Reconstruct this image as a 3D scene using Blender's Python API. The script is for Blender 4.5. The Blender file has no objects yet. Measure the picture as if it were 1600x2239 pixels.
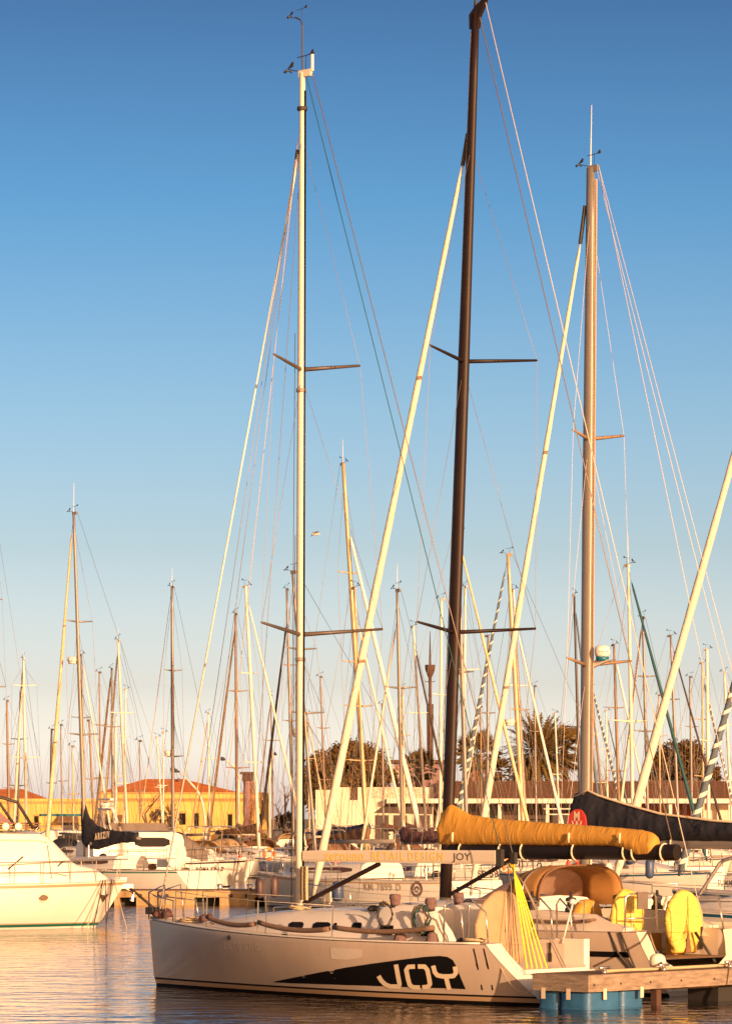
import bpy, math, random
from mathutils import Vector, Matrix
from math import sin, cos, pi, radians

random.seed(7)
scene = bpy.context.scene
COL = scene.collection

# ------------------------------------------------------------------ camera, sky, sun, exposure
F, CH, HY = 8000.0, 3.8, 1790.0          # focal length (photo pixels), eye height above water, horizon row
cam = bpy.data.cameras.new("camera")
cam_o = bpy.data.objects.new("camera", cam); COL.objects.link(cam_o)
cam_o.location = (0, 0, CH); cam_o.rotation_euler = (radians(90), 0, 0)
cam.sensor_fit = 'HORIZONTAL'; cam.sensor_width = 36; cam.lens = 36 * F / 1600
cam.shift_y = (HY - 1119.5) / 1600
cam.clip_start = 1; cam.clip_end = 20000
scene.camera = cam_o

SUN_AZ = Vector((0.49, -0.872)); SUN_EL = radians(11)
sun = bpy.data.lights.new("sun", 'SUN'); sun.energy = 5.0; sun.angle = radians(0.5); sun.color = (1.0, 0.60, 0.32)
sun_o = bpy.data.objects.new("sun", sun); COL.objects.link(sun_o)
sd = Vector((SUN_AZ.x * cos(SUN_EL), SUN_AZ.y * cos(SUN_EL), sin(SUN_EL)))
sun_o.rotation_euler = sd.to_track_quat('Z', 'Y').to_euler()

w = bpy.data.worlds.new("World"); scene.world = w; w.use_nodes = True
nt = w.node_tree; nt.nodes.clear()
out = nt.nodes.new('ShaderNodeOutputWorld'); bg = nt.nodes.new('ShaderNodeBackground')
sky = nt.nodes.new('ShaderNodeTexSky'); sky.sky_type = 'NISHITA'; sky.sun_disc = False
sky.sun_elevation = SUN_EL; sky.sun_rotation = math.atan2(SUN_AZ.x, SUN_AZ.y)
sky.air_density = 1.0; sky.dust_density = 1.0; sky.ozone_density = 1.5
tc = nt.nodes.new('ShaderNodeTexCoord'); sep = nt.nodes.new('ShaderNodeSeparateXYZ')
ramp = nt.nodes.new('ShaderNodeValToRGB'); mix = nt.nodes.new('ShaderNodeMix'); mix.data_type = 'RGBA'; mix.blend_type = 'MULTIPLY'
mix.inputs[0].default_value = 1.0
mr = nt.nodes.new('ShaderNodeMapRange'); mr.inputs[1].default_value = 0.0; mr.inputs[2].default_value = 0.30
nt.links.new(tc.outputs['Generated'], sep.inputs[0]); nt.links.new(sep.outputs[2], mr.inputs[0])
nt.links.new(mr.outputs[0], ramp.inputs[0])
SKY_TINT = [(0.0, (1.36, 1.22, 1.90)), (1.0, (0.11, 0.17, 0.28)), (0.058, (1.15, 1.14, 1.70)), (0.121, (0.79, 0.76, 1.08)),
            (0.246, (0.54, 0.571, 0.759)), (0.371, (0.41, 0.512, 0.697)), (0.558, (0.212, 0.392, 0.599)), (0.738, (0.14, 0.236, 0.399))]
er = ramp.color_ramp
for i, (p, c) in enumerate(SKY_TINT):
    e = er.elements[i] if i < 2 else er.elements.new(p)
    e.color = (*[v * 0.87 for v in c], 1)
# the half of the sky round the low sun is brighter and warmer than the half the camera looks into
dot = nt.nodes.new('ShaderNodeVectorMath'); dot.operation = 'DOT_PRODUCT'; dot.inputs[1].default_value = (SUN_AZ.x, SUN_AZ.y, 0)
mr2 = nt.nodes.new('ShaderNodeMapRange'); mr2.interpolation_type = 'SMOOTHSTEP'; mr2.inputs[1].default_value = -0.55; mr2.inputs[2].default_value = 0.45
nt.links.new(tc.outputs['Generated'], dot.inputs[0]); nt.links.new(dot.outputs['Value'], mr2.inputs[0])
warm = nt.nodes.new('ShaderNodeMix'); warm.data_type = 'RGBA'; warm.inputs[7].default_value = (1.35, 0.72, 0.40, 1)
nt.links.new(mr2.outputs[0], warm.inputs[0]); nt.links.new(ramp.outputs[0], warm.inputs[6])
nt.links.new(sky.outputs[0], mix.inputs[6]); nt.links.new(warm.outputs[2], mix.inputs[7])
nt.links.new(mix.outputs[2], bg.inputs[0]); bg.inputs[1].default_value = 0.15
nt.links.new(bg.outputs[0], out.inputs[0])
vs = scene.view_settings
vs.view_transform = 'Standard'; vs.look = 'None'; vs.exposure = 0.7; vs.gamma = 1.0; vs.use_curve_mapping = False
scene.cycles.max_bounces = 6; scene.cycles.caustics_reflective = True; scene.cycles.sample_clamp_indirect = 8.0; scene.cycles.caustics_refractive = False

# ------------------------------------------------------------------ materials
M = {}
def mat(name, col, rough=0.5, metal=0.0, var=0.0, vscale=3.0, bump=0.0, bscale=20.0, vcol=None, spec=0.5, stretch=(1, 1, 1)):
    m = bpy.data.materials.new(name); m.use_nodes = True
    n = m.node_tree; b = n.nodes['Principled BSDF']
    b.inputs['Base Color'].default_value = (*col, 1); b.inputs['Roughness'].default_value = rough
    b.inputs['Metallic'].default_value = metal; b.inputs['Specular IOR Level'].default_value = spec
    if var or bump:
        t = n.nodes.new('ShaderNodeTexCoord'); mp = n.nodes.new('ShaderNodeMapping'); mp.inputs['Scale'].default_value = stretch
        n.links.new(t.outputs['Object'], mp.inputs[0])
    if var:
        nz = n.nodes.new('ShaderNodeTexNoise'); nz.inputs['Scale'].default_value = vscale; nz.inputs['Detail'].default_value = 6
        nz.inputs['Roughness'].default_value = 0.65
        r = n.nodes.new('ShaderNodeValToRGB'); r.color_ramp.elements[0].position = 0.3; r.color_ramp.elements[1].position = 0.7
        c2 = vcol or tuple(c * (1 - var) for c in col)
        r.color_ramp.elements[0].color = (*c2, 1); r.color_ramp.elements[1].color = (*col, 1)
        n.links.new(mp.outputs[0], nz.inputs[0]); n.links.new(nz.outputs[0], r.inputs[0]); n.links.new(r.outputs[0], b.inputs['Base Color'])
    if bump:
        nb = n.nodes.new('ShaderNodeTexNoise'); nb.inputs['Scale'].default_value = bscale; nb.inputs['Detail'].default_value = 4
        if name.startswith('canvas'):
            nb.noise_type = 'RIDGED_MULTIFRACTAL'; nb.inputs['Detail'].default_value = 2.5; nb.inputs['Distortion'].default_value = 0.5
        bp = n.nodes.new('ShaderNodeBump'); bp.inputs['Strength'].default_value = bump; bp.inputs['Distance'].default_value = 0.05
        n.links.new(mp.outputs[0], nb.inputs[0]); n.links.new(nb.outputs[0], bp.inputs['Height']); n.links.new(bp.outputs[0], b.inputs['Normal'])
    if name in ('hull_grey', 'gelcoat', 'gelcoat_cream'): b.inputs['Coat Weight'].default_value = 0.25; b.inputs['Coat Roughness'].default_value = 0.08
    M[name] = m
    return m
mat('gelcoat', (0.80, 0.75, 0.68), 0.3, var=0.10, vscale=1.2)
mat('gelcoat_cream', (0.72, 0.63, 0.50), 0.35, var=0.12, vscale=1.0)
mat('hull_grey', (0.55, 0.44, 0.355), 0.2, var=0.16, vscale=0.9, stretch=(1, 1, 0.35))
mat('deck', (0.66, 0.58, 0.50), 0.6, var=0.10, vscale=2.0)
mat('teak', (0.22, 0.11, 0.05), 0.7, var=0.45, vscale=4, stretch=(1, 8, 1))
mat('black', (0.008, 0.007, 0.008), 0.5, spec=0.06)
mat('sail_edge', (0.55, 0.44, 0.30), 0.8)
mat('rubber', (0.03, 0.027, 0.025), 0.6)
mat('carbon', (0.022, 0.012, 0.010), 0.5, spec=0.3, var=0.3, vscale=2.0)
mat('carbon_boom', (0.016, 0.011, 0.011), 0.5, spec=0.3, var=0.3, vscale=3)
mat('boom_white', (0.60, 0.53, 0.44), 0.4, var=0.1, vscale=1.0)
mat('white_mast', (0.80, 0.72, 0.58), 0.35, var=0.08, vscale=1.0)
mat('alu', (0.27, 0.24, 0.215), 0.38, metal=0.25, var=0.15, vscale=1.5)
mat('gold_alu', (0.60, 0.44, 0.24), 0.40, metal=0.2, var=0.2, vscale=1.5)
mat('brown_mast', (0.30, 0.20, 0.12), 0.5, var=0.3, vscale=2)
mat('dark_mast', (0.09, 0.07, 0.06), 0.45, var=0.3, vscale=2)
mat('steel', (0.55, 0.50, 0.45), 0.25, metal=0.8)
mat('wire', (0.24, 0.20, 0.17), 0.45, metal=0.4)
mat('wire_light', (0.60, 0.53, 0.45), 0.5)
mat('rope', (0.52, 0.40, 0.24), 0.85, bump=0.4, bscale=60)
mat('rope_dark', (0.05, 0.04, 0.035), 0.8)
mat('rope_teal', (0.02, 0.09, 0.09), 0.7)
mat('rope_yellow', (0.85, 0.68, 0.03), 0.6)
mat('rope_red', (0.50, 0.28, 0.18), 0.7)
mat('sail_cream', (0.78, 0.69, 0.55), 0.75, var=0.16, vscale=2.5, bump=0.3, bscale=9)
mat('sail_white', (0.82, 0.76, 0.66), 0.7, var=0.10, vscale=2.5, bump=0.4, bscale=9)
mat('sail_tan', (0.58, 0.36, 0.16), 0.75, var=0.55, vscale=1.2, vcol=(0.75, 0.62, 0.42), bump=0.4, bscale=9)
mat('sail_dark', (0.05, 0.033, 0.028), 0.7, var=0.3, vscale=3)
mat('sail_teal', (0.015, 0.085, 0.10), 0.7, var=0.3, vscale=3)
mat('sail_blue', (0.10, 0.14, 0.18), 0.75, var=0.3, vscale=3)
mat('canvas_gold', (0.56, 0.29, 0.045), 0.75, var=0.15, vscale=2.2, bump=0.4, bscale=4, stretch=(2.4, 1, 0.5))
mat('canvas_dodger', (0.40, 0.20, 0.055), 0.8, var=0.15, vscale=2, bump=0.25, bscale=4)
mat('canvas_yellow', (0.80, 0.57, 0.11), 0.75, var=0.15, vscale=3, bump=0.9, bscale=5, stretch=(1, 1, 2))
mat('canvas_navy', (0.012, 0.013, 0.024), 0.8, var=0.3, vscale=3, bump=0.8, bscale=4)
mat('canvas_blue', (0.02, 0.04, 0.10), 0.75, var=0.4, vscale=3, bump=0.8, bscale=4)
mat('canvas_beige', (0.42, 0.28, 0.16), 0.75, var=0.12, vscale=3, bump=0.4, bscale=6)
mat('canvas_brown', (0.20, 0.10, 0.05), 0.8, var=0.3, vscale=3, bump=0.8, bscale=4)
mat('canvas_maroon', (0.13, 0.06, 0.06), 0.8, var=0.3, vscale=3, bump=0.8, bscale=4)
mat('canvas_teal', (0.01, 0.14, 0.18), 0.75, var=0.3, vscale=3, bump=0.8, bscale=4)
mat('canvas_grey', (0.17, 0.135, 0.115), 0.8, var=0.2, vscale=3, bump=0.6, bscale=4)
mat('canvas_mauve', (0.30, 0.17, 0.17), 0.8, var=0.2, vscale=3, bump=0.6, bscale=4)
mat('pad_tan', (0.22, 0.135, 0.09), 0.8, var=0.2, vscale=6, bump=0.5, bscale=30)
mat('sock_mauve', (0.15, 0.09, 0.088), 0.85, bump=0.7, bscale=14)
mat('window_dark', (0.010, 0.008, 0.008), 0.2, spec=0.2)
mat('window_brown', (0.10, 0.055, 0.035), 0.2)
mat('clear_vinyl', (0.45, 0.30, 0.22), 0.15, var=0.3, vscale=2)
mat('lettering_faint', (0.60, 0.52, 0.45), 0.4)
mat('lettering_yellow', (0.80, 0.52, 0.015), 0.5)
mat('lettering_dark', (0.05, 0.04, 0.04), 0.5)
mat('lettering_cream', (0.70, 0.58, 0.42), 0.5)
mat('lettering_grey', (0.42, 0.33, 0.25), 0.5)
mat('boot_green', (0.01, 0.14, 0.10), 0.4)
mat('boot_blue', (0.02, 0.10, 0.18), 0.4)
mat('boot_dark', (0.03, 0.025, 0.025), 0.4)
mat('stripe_tan', (0.42, 0.28, 0.17), 0.4)
mat('teal_paint', (0.005, 0.13, 0.19), 0.4)
mat('red', (0.60, 0.05, 0.03), 0.5)
mat('orange', (0.75, 0.20, 0.04), 0.6)
mat('float_blue', (0.035, 0.14, 0.30), 0.45, var=0.35, vscale=2.5, bump=0.2, bscale=8)
mat('pier_wood', (0.40, 0.30, 0.22), 0.85, var=0.6, vscale=3, bump=0.5, bscale=18, stretch=(1, 1, 5))
mat('pier_deck', (0.20, 0.115, 0.075), 0.85, var=0.45, vscale=2.5, bump=0.5, bscale=18)
mat('concrete', (0.52, 0.35, 0.17), 0.9, var=0.45, vscale=1.3, bump=0.4, bscale=6)
mat('fender_white', (0.78, 0.70, 0.58), 0.4)
mat('fender_blue', (0.05, 0.08, 0.16), 0.45)
mat('fender_dark', (0.10, 0.06, 0.06), 0.5)
mat('stucco_yellow', (0.76, 0.47, 0.13), 0.9, var=0.28, vscale=0.5, bump=0.2, bscale=4)
mat('stucco_trim', (0.50, 0.30, 0.10), 0.9, var=0.2, vscale=0.8)
mat('roof_orange', (0.62, 0.17, 0.025), 0.85, var=0.35, vscale=0.8, bump=0.6, bscale=6)
mat('stucco_white', (0.70, 0.60, 0.47), 0.9, var=0.2, vscale=0.6)
mat('graffiti', (0.72, 0.62, 0.50), 0.9, var=0.6, vscale=1.6, vcol=(0.55, 0.22, 0.14), stretch=(1, 1, 2.5))
mat('beam_white', (0.72, 0.66, 0.57), 0.8, var=0.15, vscale=1)
mat('slat_wood', (0.105, 0.045, 0.022), 0.8, var=0.5, vscale=1.5, stretch=(1, 1, 9), vcol=(0.05, 0.023, 0.014))
mat('wall_red', (0.22, 0.05, 0.02), 0.85, var=0.3, vscale=1)
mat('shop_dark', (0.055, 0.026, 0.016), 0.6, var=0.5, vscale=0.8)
mat('mauve_plaster', (0.35, 0.20, 0.20), 0.9, var=0.45, vscale=1.6, bump=0.5, bscale=6)
mat('rust', (0.10, 0.05, 0.035), 0.85, var=0.4, vscale=2)
mat('lamp_grey', (0.60, 0.55, 0.48), 0.5)
mat('ground', (0.28, 0.22, 0.16), 0.95, var=0.3, vscale=0.2)
mat('bark', (0.13, 0.07, 0.04), 0.95, var=0.4, vscale=4)
mat('bark_pale', (0.26, 0.15, 0.10), 0.95, var=0.3, vscale=4)
mat('leaf_olive', (0.15, 0.078, 0.016), 0.8, var=0.5, vscale=0.6, vcol=(0.06, 0.036, 0.008))
mat('leaf_palm', (0.15, 0.090, 0.015), 0.7, var=0.5, vscale=0.8, vcol=(0.09, 0.055, 0.010))
mat('leaf_dead', (0.36, 0.16, 0.045), 0.85, var=0.5, vscale=1.2)
mat('skin', (0.45, 0.22, 0.13), 0.6)
mat('cloth_white', (0.70, 0.62, 0.54), 0.85)
mat('cloth_grey', (0.25, 0.22, 0.22), 0.85)
mat('feather', (0.60, 0.48, 0.42), 0.8)

def water_mat():
    m = bpy.data.materials.new('water'); m.use_nodes = True
    n = m.node_tree; b = n.nodes['Principled BSDF']
    b.inputs['Base Color'].default_value = (0.010, 0.009, 0.008, 1); b.inputs['Roughness'].default_value = 0.04; b.inputs['IOR'].default_value = 1.38
    t = n.nodes.new('ShaderNodeTexCoord')
    prev = None
    for sc, st, dist in (((0.9, 1.3, 1), 1.0, 0.032), ((3.2, 4.4, 1), 1.0, 0.003), ((0.16, 0.22, 1), 1.0, 0.03)):
        mp = n.nodes.new('ShaderNodeMapping'); mp.inputs['Scale'].default_value = sc; mp.inputs['Rotation'].default_value = (0, 0, 0.35)
        nz = n.nodes.new('ShaderNodeTexNoise'); nz.inputs['Scale'].default_value = 1.0; nz.inputs['Detail'].default_value = 3
        bp = n.nodes.new('ShaderNodeBump'); bp.inputs['Strength'].default_value = st; bp.inputs['Distance'].default_value = dist * 3
        n.links.new(t.outputs['Object'], mp.inputs[0]); n.links.new(mp.outputs[0], nz.inputs[0]); n.links.new(nz.outputs[0], bp.inputs['Height'])
        if prev: n.links.new(prev.outputs[0], bp.inputs['Normal'])
        prev = bp
    n.links.new(prev.outputs[0], b.inputs['Normal'])
    M['water'] = m
water_mat()

# ------------------------------------------------------------------ mesh helpers
class MB:
    def __init__(s): s.v = []; s.f = []; s.mi = []
    def face(s, idx, mi=0): s.f.append(tuple(idx)); s.mi.append(mi)
    def poly(s, pts, mi=0):
        i = len(s.v); s.v += [Vector(p) for p in pts]; s.face(range(i, i + len(pts)), mi); return s
    def grid(s, rows, mi=0, closed=False, bandmi=None):
        i0 = len(s.v); nc = len(rows[0])
        for r in rows: s.v += [Vector(p) for p in r]
        for a in range(len(rows) - 1):
            for b in range(nc if closed else nc - 1):
                b2 = (b + 1) % nc
                s.face((i0 + a * nc + b, i0 + a * nc + b2, i0 + (a + 1) * nc + b2, i0 + (a + 1) * nc + b), bandmi[b] if bandmi else mi)
        return i0
    def box(s, x0, x1, y0, y1, z0, z1, mi=0):
        i = len(s.v)
        s.v += [Vector((x, y, z)) for z in (z0, z1) for y in (y0, y1) for x in (x0, x1)]
        for q in ((0, 2, 3, 1), (4, 5, 7, 6), (0, 1, 5, 4), (1, 3, 7, 5), (3, 2, 6, 7), (2, 0, 4, 6)): s.face([i + k for k in q], mi)
        return s
    def tube(s, pts, r, n=6, mi=0, caps=True, sx=1.0, up=None):
        pts = [Vector(p) for p in pts]; rs = r if isinstance(r, (list, tuple)) else [r] * len(pts)
        rows = []; ref = None
        for k, p in enumerate(pts):
            t = (pts[min(k + 1, len(pts) - 1)] - pts[max(k - 1, 0)])
            if t.length < 1e-9: t = Vector((0, 0, 1))
            t.normalize()
            if ref is None:
                ref = Vector(up) if up else (Vector((0, 0, 1)) if abs(t.z) < 0.9 else Vector((1, 0, 0)))
            u = ref - t * ref.dot(t)
            if u.length < 1e-6: u = t.orthogonal()
            u.normalize(); ref = u; vv = t.cross(u)
            rows.append([p + (u * cos(2 * pi * j / n) + vv * sin(2 * pi * j / n) * sx) * rs[k] for j in range(n)])
        i0 = s.grid(rows, mi, closed=True)
        if caps:
            s.face([i0 + j for j in range(n)][::-1], mi); s.face([i0 + (len(rows) - 1) * n + j for j in range(n)], mi)
        return s
    def lathe(s, prof, c=(0, 0, 0), n=14, mi=0, axis='z', sy=1.0):
        rows = []
        for r, h in prof:
            row = []
            for j in range(n):
                a = 2 * pi * j / n; p = (r * cos(a), r * sin(a) * sy, h)
                if axis == 'x': p = (h, r * cos(a), r * sin(a))
                if axis == 'y': p = (r * cos(a), h, r * sin(a))
                row.append(Vector(p) + Vector(c))
            rows.append(row)
        i0 = s.grid(rows, mi, closed=True)
        s.face([i0 + j for j in range(n)][::-1], mi); s.face([i0 + (len(rows) - 1) * n + j for j in range(n)], mi)
        return s
    def prism(s, pts2, d0, d1, fn, mi=0):
        a = [Vector(fn(u, v, d0)) for u, v in pts2]; b = [Vector(fn(u, v, d1)) for u, v in pts2]
        i = len(s.v); n = len(a); s.v += a + b
        s.face(list(range(i, i + n)), mi); s.face(list(range(i + n, i + 2 * n))[::-1], mi)
        for k in range(n): s.face((i + k, i + n + k, i + n + (k + 1) % n, i + (k + 1) % n), mi)
        return s
    def build(s, name, mats, parent=None, smooth=False, angle=None, fix=True):
        me = bpy.data.meshes.new(name); me.from_pydata([tuple(p) for p in s.v], [], s.f)
        if isinstance(mats, str): mats = [mats]
        for m in mats: me.materials.append(M[m])
        if any(s.mi): me.polygons.foreach_set('material_index', s.mi)
        if smooth: me.polygons.foreach_set('use_smooth', [True] * len(me.polygons))
        me.update()
        if fix and len(s.f) < 4000:
            import bmesh
            bm = bmesh.new(); bm.from_mesh(me); bmesh.ops.recalc_face_normals(bm, faces=bm.faces); bm.to_mesh(me); bm.free()
        if smooth and angle:
            try: me.set_sharp_from_angle(angle=radians(angle))
            except Exception: pass
        o = bpy.data.objects.new(name, me); COL.objects.link(o)
        if parent: o.parent = parent
        return o
def tag(o, label=None, cat=None, group=None, kind=None):
    if label: o['label'] = label
    if cat: o['category'] = cat
    if group: o['group'] = group
    if kind: o['kind'] = kind
    return o
def thing(name, loc, rz, label, cat, group=None):
    o = bpy.data.objects.new(name, None); COL.objects.link(o); o.location = loc; o.rotation_euler = (0, 0, rz)
    o.empty_display_size = 0.2
    return tag(o, label, cat, group)
def dup(o, parent=None):
    c = o.copy(); COL.objects.link(c)
    if parent: c.parent = parent
    for ch in list(o.children): dup(ch, c)
    return c
def at(px, py, D): return Vector(((px - 800) / F * D, D, CH + (HY - py) / F * D))
def xat(px, D): return (px - 800) / F * D
def zat(py, D): return CH + (HY - py) / F * D
def tube(name, pts, r, m, parent, n=6, **k): return MB().tube(pts, r, n, **k).build(name, m, parent, smooth=True, fix=False)
def arc(p, q, sag, n=8):
    p, q = Vector(p), Vector(q)
    return [p.lerp(q, i / n) - Vector((0, 0, sag * 4 * (i / n) * (1 - i / n))) for i in range(n + 1)]
_txt = {}
def text_mesh(body, size, fn, name, m, parent, shear=0.0, space=1.0, align='CENTER', sx=1.0, bold=0.0, fit=None):
    cu = bpy.data.curves.new('lettering', 'FONT'); cu.body = body; cu.size = size; cu.align_x = align; cu.align_y = 'CENTER'
    cu.shear = shear; cu.space_character = space; cu.offset = bold; cu.resolution_u = 3
    o = bpy.data.objects.new('lettering', cu); COL.objects.link(o)
    dg = bpy.context.evaluated_depsgraph_get(); dg.update()
    me = bpy.data.meshes.new_from_object(o.evaluated_get(dg)); bpy.data.objects.remove(o)
    if fit:
        xs_ = [v.co.x for v in me.vertices]; sx = fit / (max(xs_) - min(xs_))
    for v in me.vertices: v.co = Vector(fn(v.co.x * sx, v.co.y))
    me.materials.clear(); me.materials.append(M[m]); me.name = name
    q = bpy.data.objects.new(name, me); COL.objects.link(q); q.parent = parent
    return q

# ------------------------------------------------------------------ the setting
def sheet(name, x0, x1, y0, y1, z, m):
    return tag(MB().poly([(x0, y0, z), (x1, y0, z), (x1, y1, z), (x0, y1, z)]).build(name, m), kind='structure')
QUAY_Y = 352.0
sheet('water', -1200, 1200, -60, QUAY_Y + 3, 0.0, 'water')
sheet('ground', -6000, 6000, QUAY_Y, 12000, 1.0, 'ground')
tag(MB().box(-1200, 1200, QUAY_Y - 0.6, QUAY_Y - 0.004, -1.5, 1.06).build('quay', 'concrete'), kind='structure')

# ------------------------------------------------------------------ hulls
class Hull:
    def __init__(h, a, c, beam, fb, fa, rb=0.2, rs=0.5, ta=0.85, um=0.62, p=2.0, wl=0.86, dip=0.12, flare=1.5, bowfull=1.7):
        h.__dict__.update(locals())
    def zs(h, u): return h.fb + (h.fa - h.fb) * u - h.dip * 4 * u * (1 - u)
    def bd(h, u):
        t = min(u / h.um, 1)
        b = h.beam / 2 * (1 - (1 - t) ** h.p)
        if u > h.um: b = h.beam / 2 * (1 - (1 - h.ta) * ((u - h.um) / (1 - h.um)) ** 2)
        return max(b, 0.03)
    def bw(h, u):
        t = min(u / h.um, 1)
        b = h.beam / 2 * h.wl * (1 - (1 - t) ** h.bowfull)
        if u > h.um: b = h.beam / 2 * h.wl * (1 - (1.12 - h.ta) * ((u - h.um) / (1 - h.um)) ** 2)
        return max(b, 0.02)
    def half(h, u, z):
        zs = h.zs(u); t = (zs - z) / zs
        if t <= 1: return h.bd(u) + (h.bw(u) - h.bd(u)) * max(t, 0) ** h.flare
        return h.bw(u) * max(0.0, 1 - ((t - 1) / 0.5) ** 2)
    def xpos(h, u, z):
        k = max(0, h.fb - z) / h.fb
        xb = h.a - h.rb * k - (0.25 * max(0, 0.25 - z) if z < 0.25 else 0)
        xs = -h.c - h.rs * max(0, h.fa - z) / h.fa
        return xb + (xs - xb) * u
    def uof(h, x, z):
        xb, xs = h.xpos(0, z), h.xpos(1, z)
        return min(max((xb - x) / (xb - xs), 0), 1)
    def y(h, x, z): return h.half(h.uof(x, z), z)
    def deckx(h, u): return h.xpos(u, h.zs(u))
    def deckpt(h, x, inset=0.0, dz=0.0, side=1):
        u = min(max((h.a - x) / (h.a + h.c), 0), 1)
        return Vector((x, side * max(0.0, h.bd(u) - inset), h.zs(u) + dz))
    def build(h, parent, mats, bands, zcap=None, n=26):
        # bands: material index per strip from the sheer down to the keel
        fr = [1, 0.965, 0.89, 0.66, 0.5, 0.33, 0.16, 0.0]; low = [0.19, 0.15, 0.06, 0.0, -0.25]
        m = MB(); rows = []
        us = [(i / n) ** 1.25 for i in range(n + 1)]
        for u in us:
            zs = h.zs(u); zl = [0.26 + (zs - 0.26) * f for f in fr] + low
            port = [Vector((h.xpos(u, z), h.half(u, z), z)) for z in zl]
            rows.append(port + [Vector((h.xpos(u, -0.45), 0, -0.45))] + [Vector((p.x, -p.y, p.z)) for p in reversed(port)])
        nb = len(fr) + len(low)
        bm = bands + [bands[-1]] * (nb - len(bands))
        i0 = m.grid(rows, bandmi=bm + bm[::-1]); nc = len(rows[0])
        last = [i0 + (len(rows) - 1) * nc + k for k in range(nc)]
        capped = [k for k in last if zcap is None or m.v[k].z <= zcap]
        m.face(capped, 0)
        return m.build('hull', mats, parent, smooth=True, angle=40)
    def deck(h, parent, m, cx=None, cw=0.9, sole=0.6, camber=0.06, open_aft=True):
        # cx = (front, back) local x of the cockpit well
        us = [(i / 20) ** 1.15 for i in range(21)]
        if cx:
            for x in cx: us.append(min(1, max(0, (h.a - x) / (h.a + h.c))))
        us = sorted(set(round(u, 4) for u in us)); d = MB()
        sec = lambda u: (h.deckx(u), max(h.bd(u) - 0.02, 0.01), h.zs(u) + 0.012)
        for ua, ub in zip(us, us[1:]):
            inwell = cx and h.deckx((ua + ub) / 2) < cx[0] and h.deckx((ua + ub) / 2) > cx[1]
            (xa, ba, za), (xb, bb, zb) = sec(ua), sec(ub)
            wa, wb = min(cw, ba * 0.75), min(cw, bb * 0.75)
            zz = lambda y, b, z: z + camber * (1 - (y / b) ** 2)
            for s in (1, -1):
                d.poly([(xa, s * ba, za), (xb, s * bb, zb), (xb, s * wb, zz(wb, bb, zb)), (xa, s * wa, zz(wa, ba, za))])
                if not inwell:
                    d.poly([(xa, s * wa, zz(wa, ba, za)), (xb, s * wb, zz(wb, bb, zb)), (xb, 0, zb + camber), (xa, 0, za + camber)])
                else:
                    d.poly([(xa, s * wa, zz(wa, ba, za)), (xb, s * wb, zz(wb, bb, zb)), (xb, s * wb, sole), (xa, s * wa, sole)])
                    d.poly([(xa, s * wa, sole), (xb, s * wb, sole), (xb, 0, sole), (xa, 0, sole)])
        if cx:
            b = min(cw, h.bd((h.a - cx[0]) / (h.a + h.c)) * 0.75); z = h.zs((h.a - cx[0]) / (h.a + h.c))
            d.poly([(cx[0], -b, sole), (cx[0], b, sole), (cx[0], b, z + 0.03), (cx[0], -b, z + 0.03)])
            if open_aft:
                x1, x2 = cx[1], h.xpos(1, sole)
                d.poly([(x1, -b, sole), (x1, b, sole), (x2, b, sole - 0.01), (x2, -b, sole - 0.01)])
        return d.build('deck', m, parent)

def loft_cabin(parent, name, st, m, smooth=True):
    # st: (x, half width at base, half width at top, z base, z top)
    g = MB(); rows = []
    for x, b, t, z0, z1 in st:
        hh = z1 - z0
        half = [(b, z0), (b + (t - b) * 0.25, z0 + hh * 0.45), (b + (t - b) * 0.6, z0 + hh * 0.80), (t * 0.93, z0 + hh * 0.96), (t * 0.6, z1), (0, z1 + 0.03)]
        rows.append([Vector((x, y, z)) for y, z in half] + [Vector((x, -y, z)) for y, z in reversed(half[:-1])])
    i0 = g.grid(rows); nc = len(rows[0])
    g.face([i0 + k for k in range(nc)]); g.face([i0 + (len(rows) - 1) * nc + k for k in range(nc)])
    return g.build(name, m, parent, smooth=smooth, angle=38)
def cabin_side(st, x, f):
    for s0, s1 in zip(st, st[1:]):
        if s0[0] >= x >= s1[0]:
            t = (s0[0] - x) / (s0[0] - s1[0]); x_, b, tp, z0, z1 = [p + (q - p) * t for p, q in zip(s0, s1)]
            y = b + (tp - b) * 0.25 * f / 0.45 if f < 0.45 else b + (tp - b) * (0.25 + 0.35 * (f - 0.45) / 0.35)
            return Vector((x, y, z0 + (z1 - z0) * f))
    return Vector((x, st[-1][1], st[-1][3]))
def cabin_window(parent, st, x0, x1, f0, f1, m='window_dark', side=1, round_=0.25):
    g = MB(); pts = []; w = x0 - x1
    n = 6
    top = []; bot = []
    for i in range(n + 1):
        x = x0 - w * i / n; e = min(i, n - i) / n
        k = 0.5 * max(0, 0.17 - e) / 0.17 * round_ * 2
        top.append(cabin_side(st, x, f1 - (f1 - f0) * k)); bot.append(cabin_side(st, x, f0 + (f1 - f0) * k))
    off = Vector((0, 0.008, 0.004))
    rows = [[p + off for p in top], [p + off for p in bot]]
    if side < 0: rows = [[Vector((p.x, -p.y, p.z)) for p in r] for r in rows]
    g.grid(rows); return g.build('window', m, parent)

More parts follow.
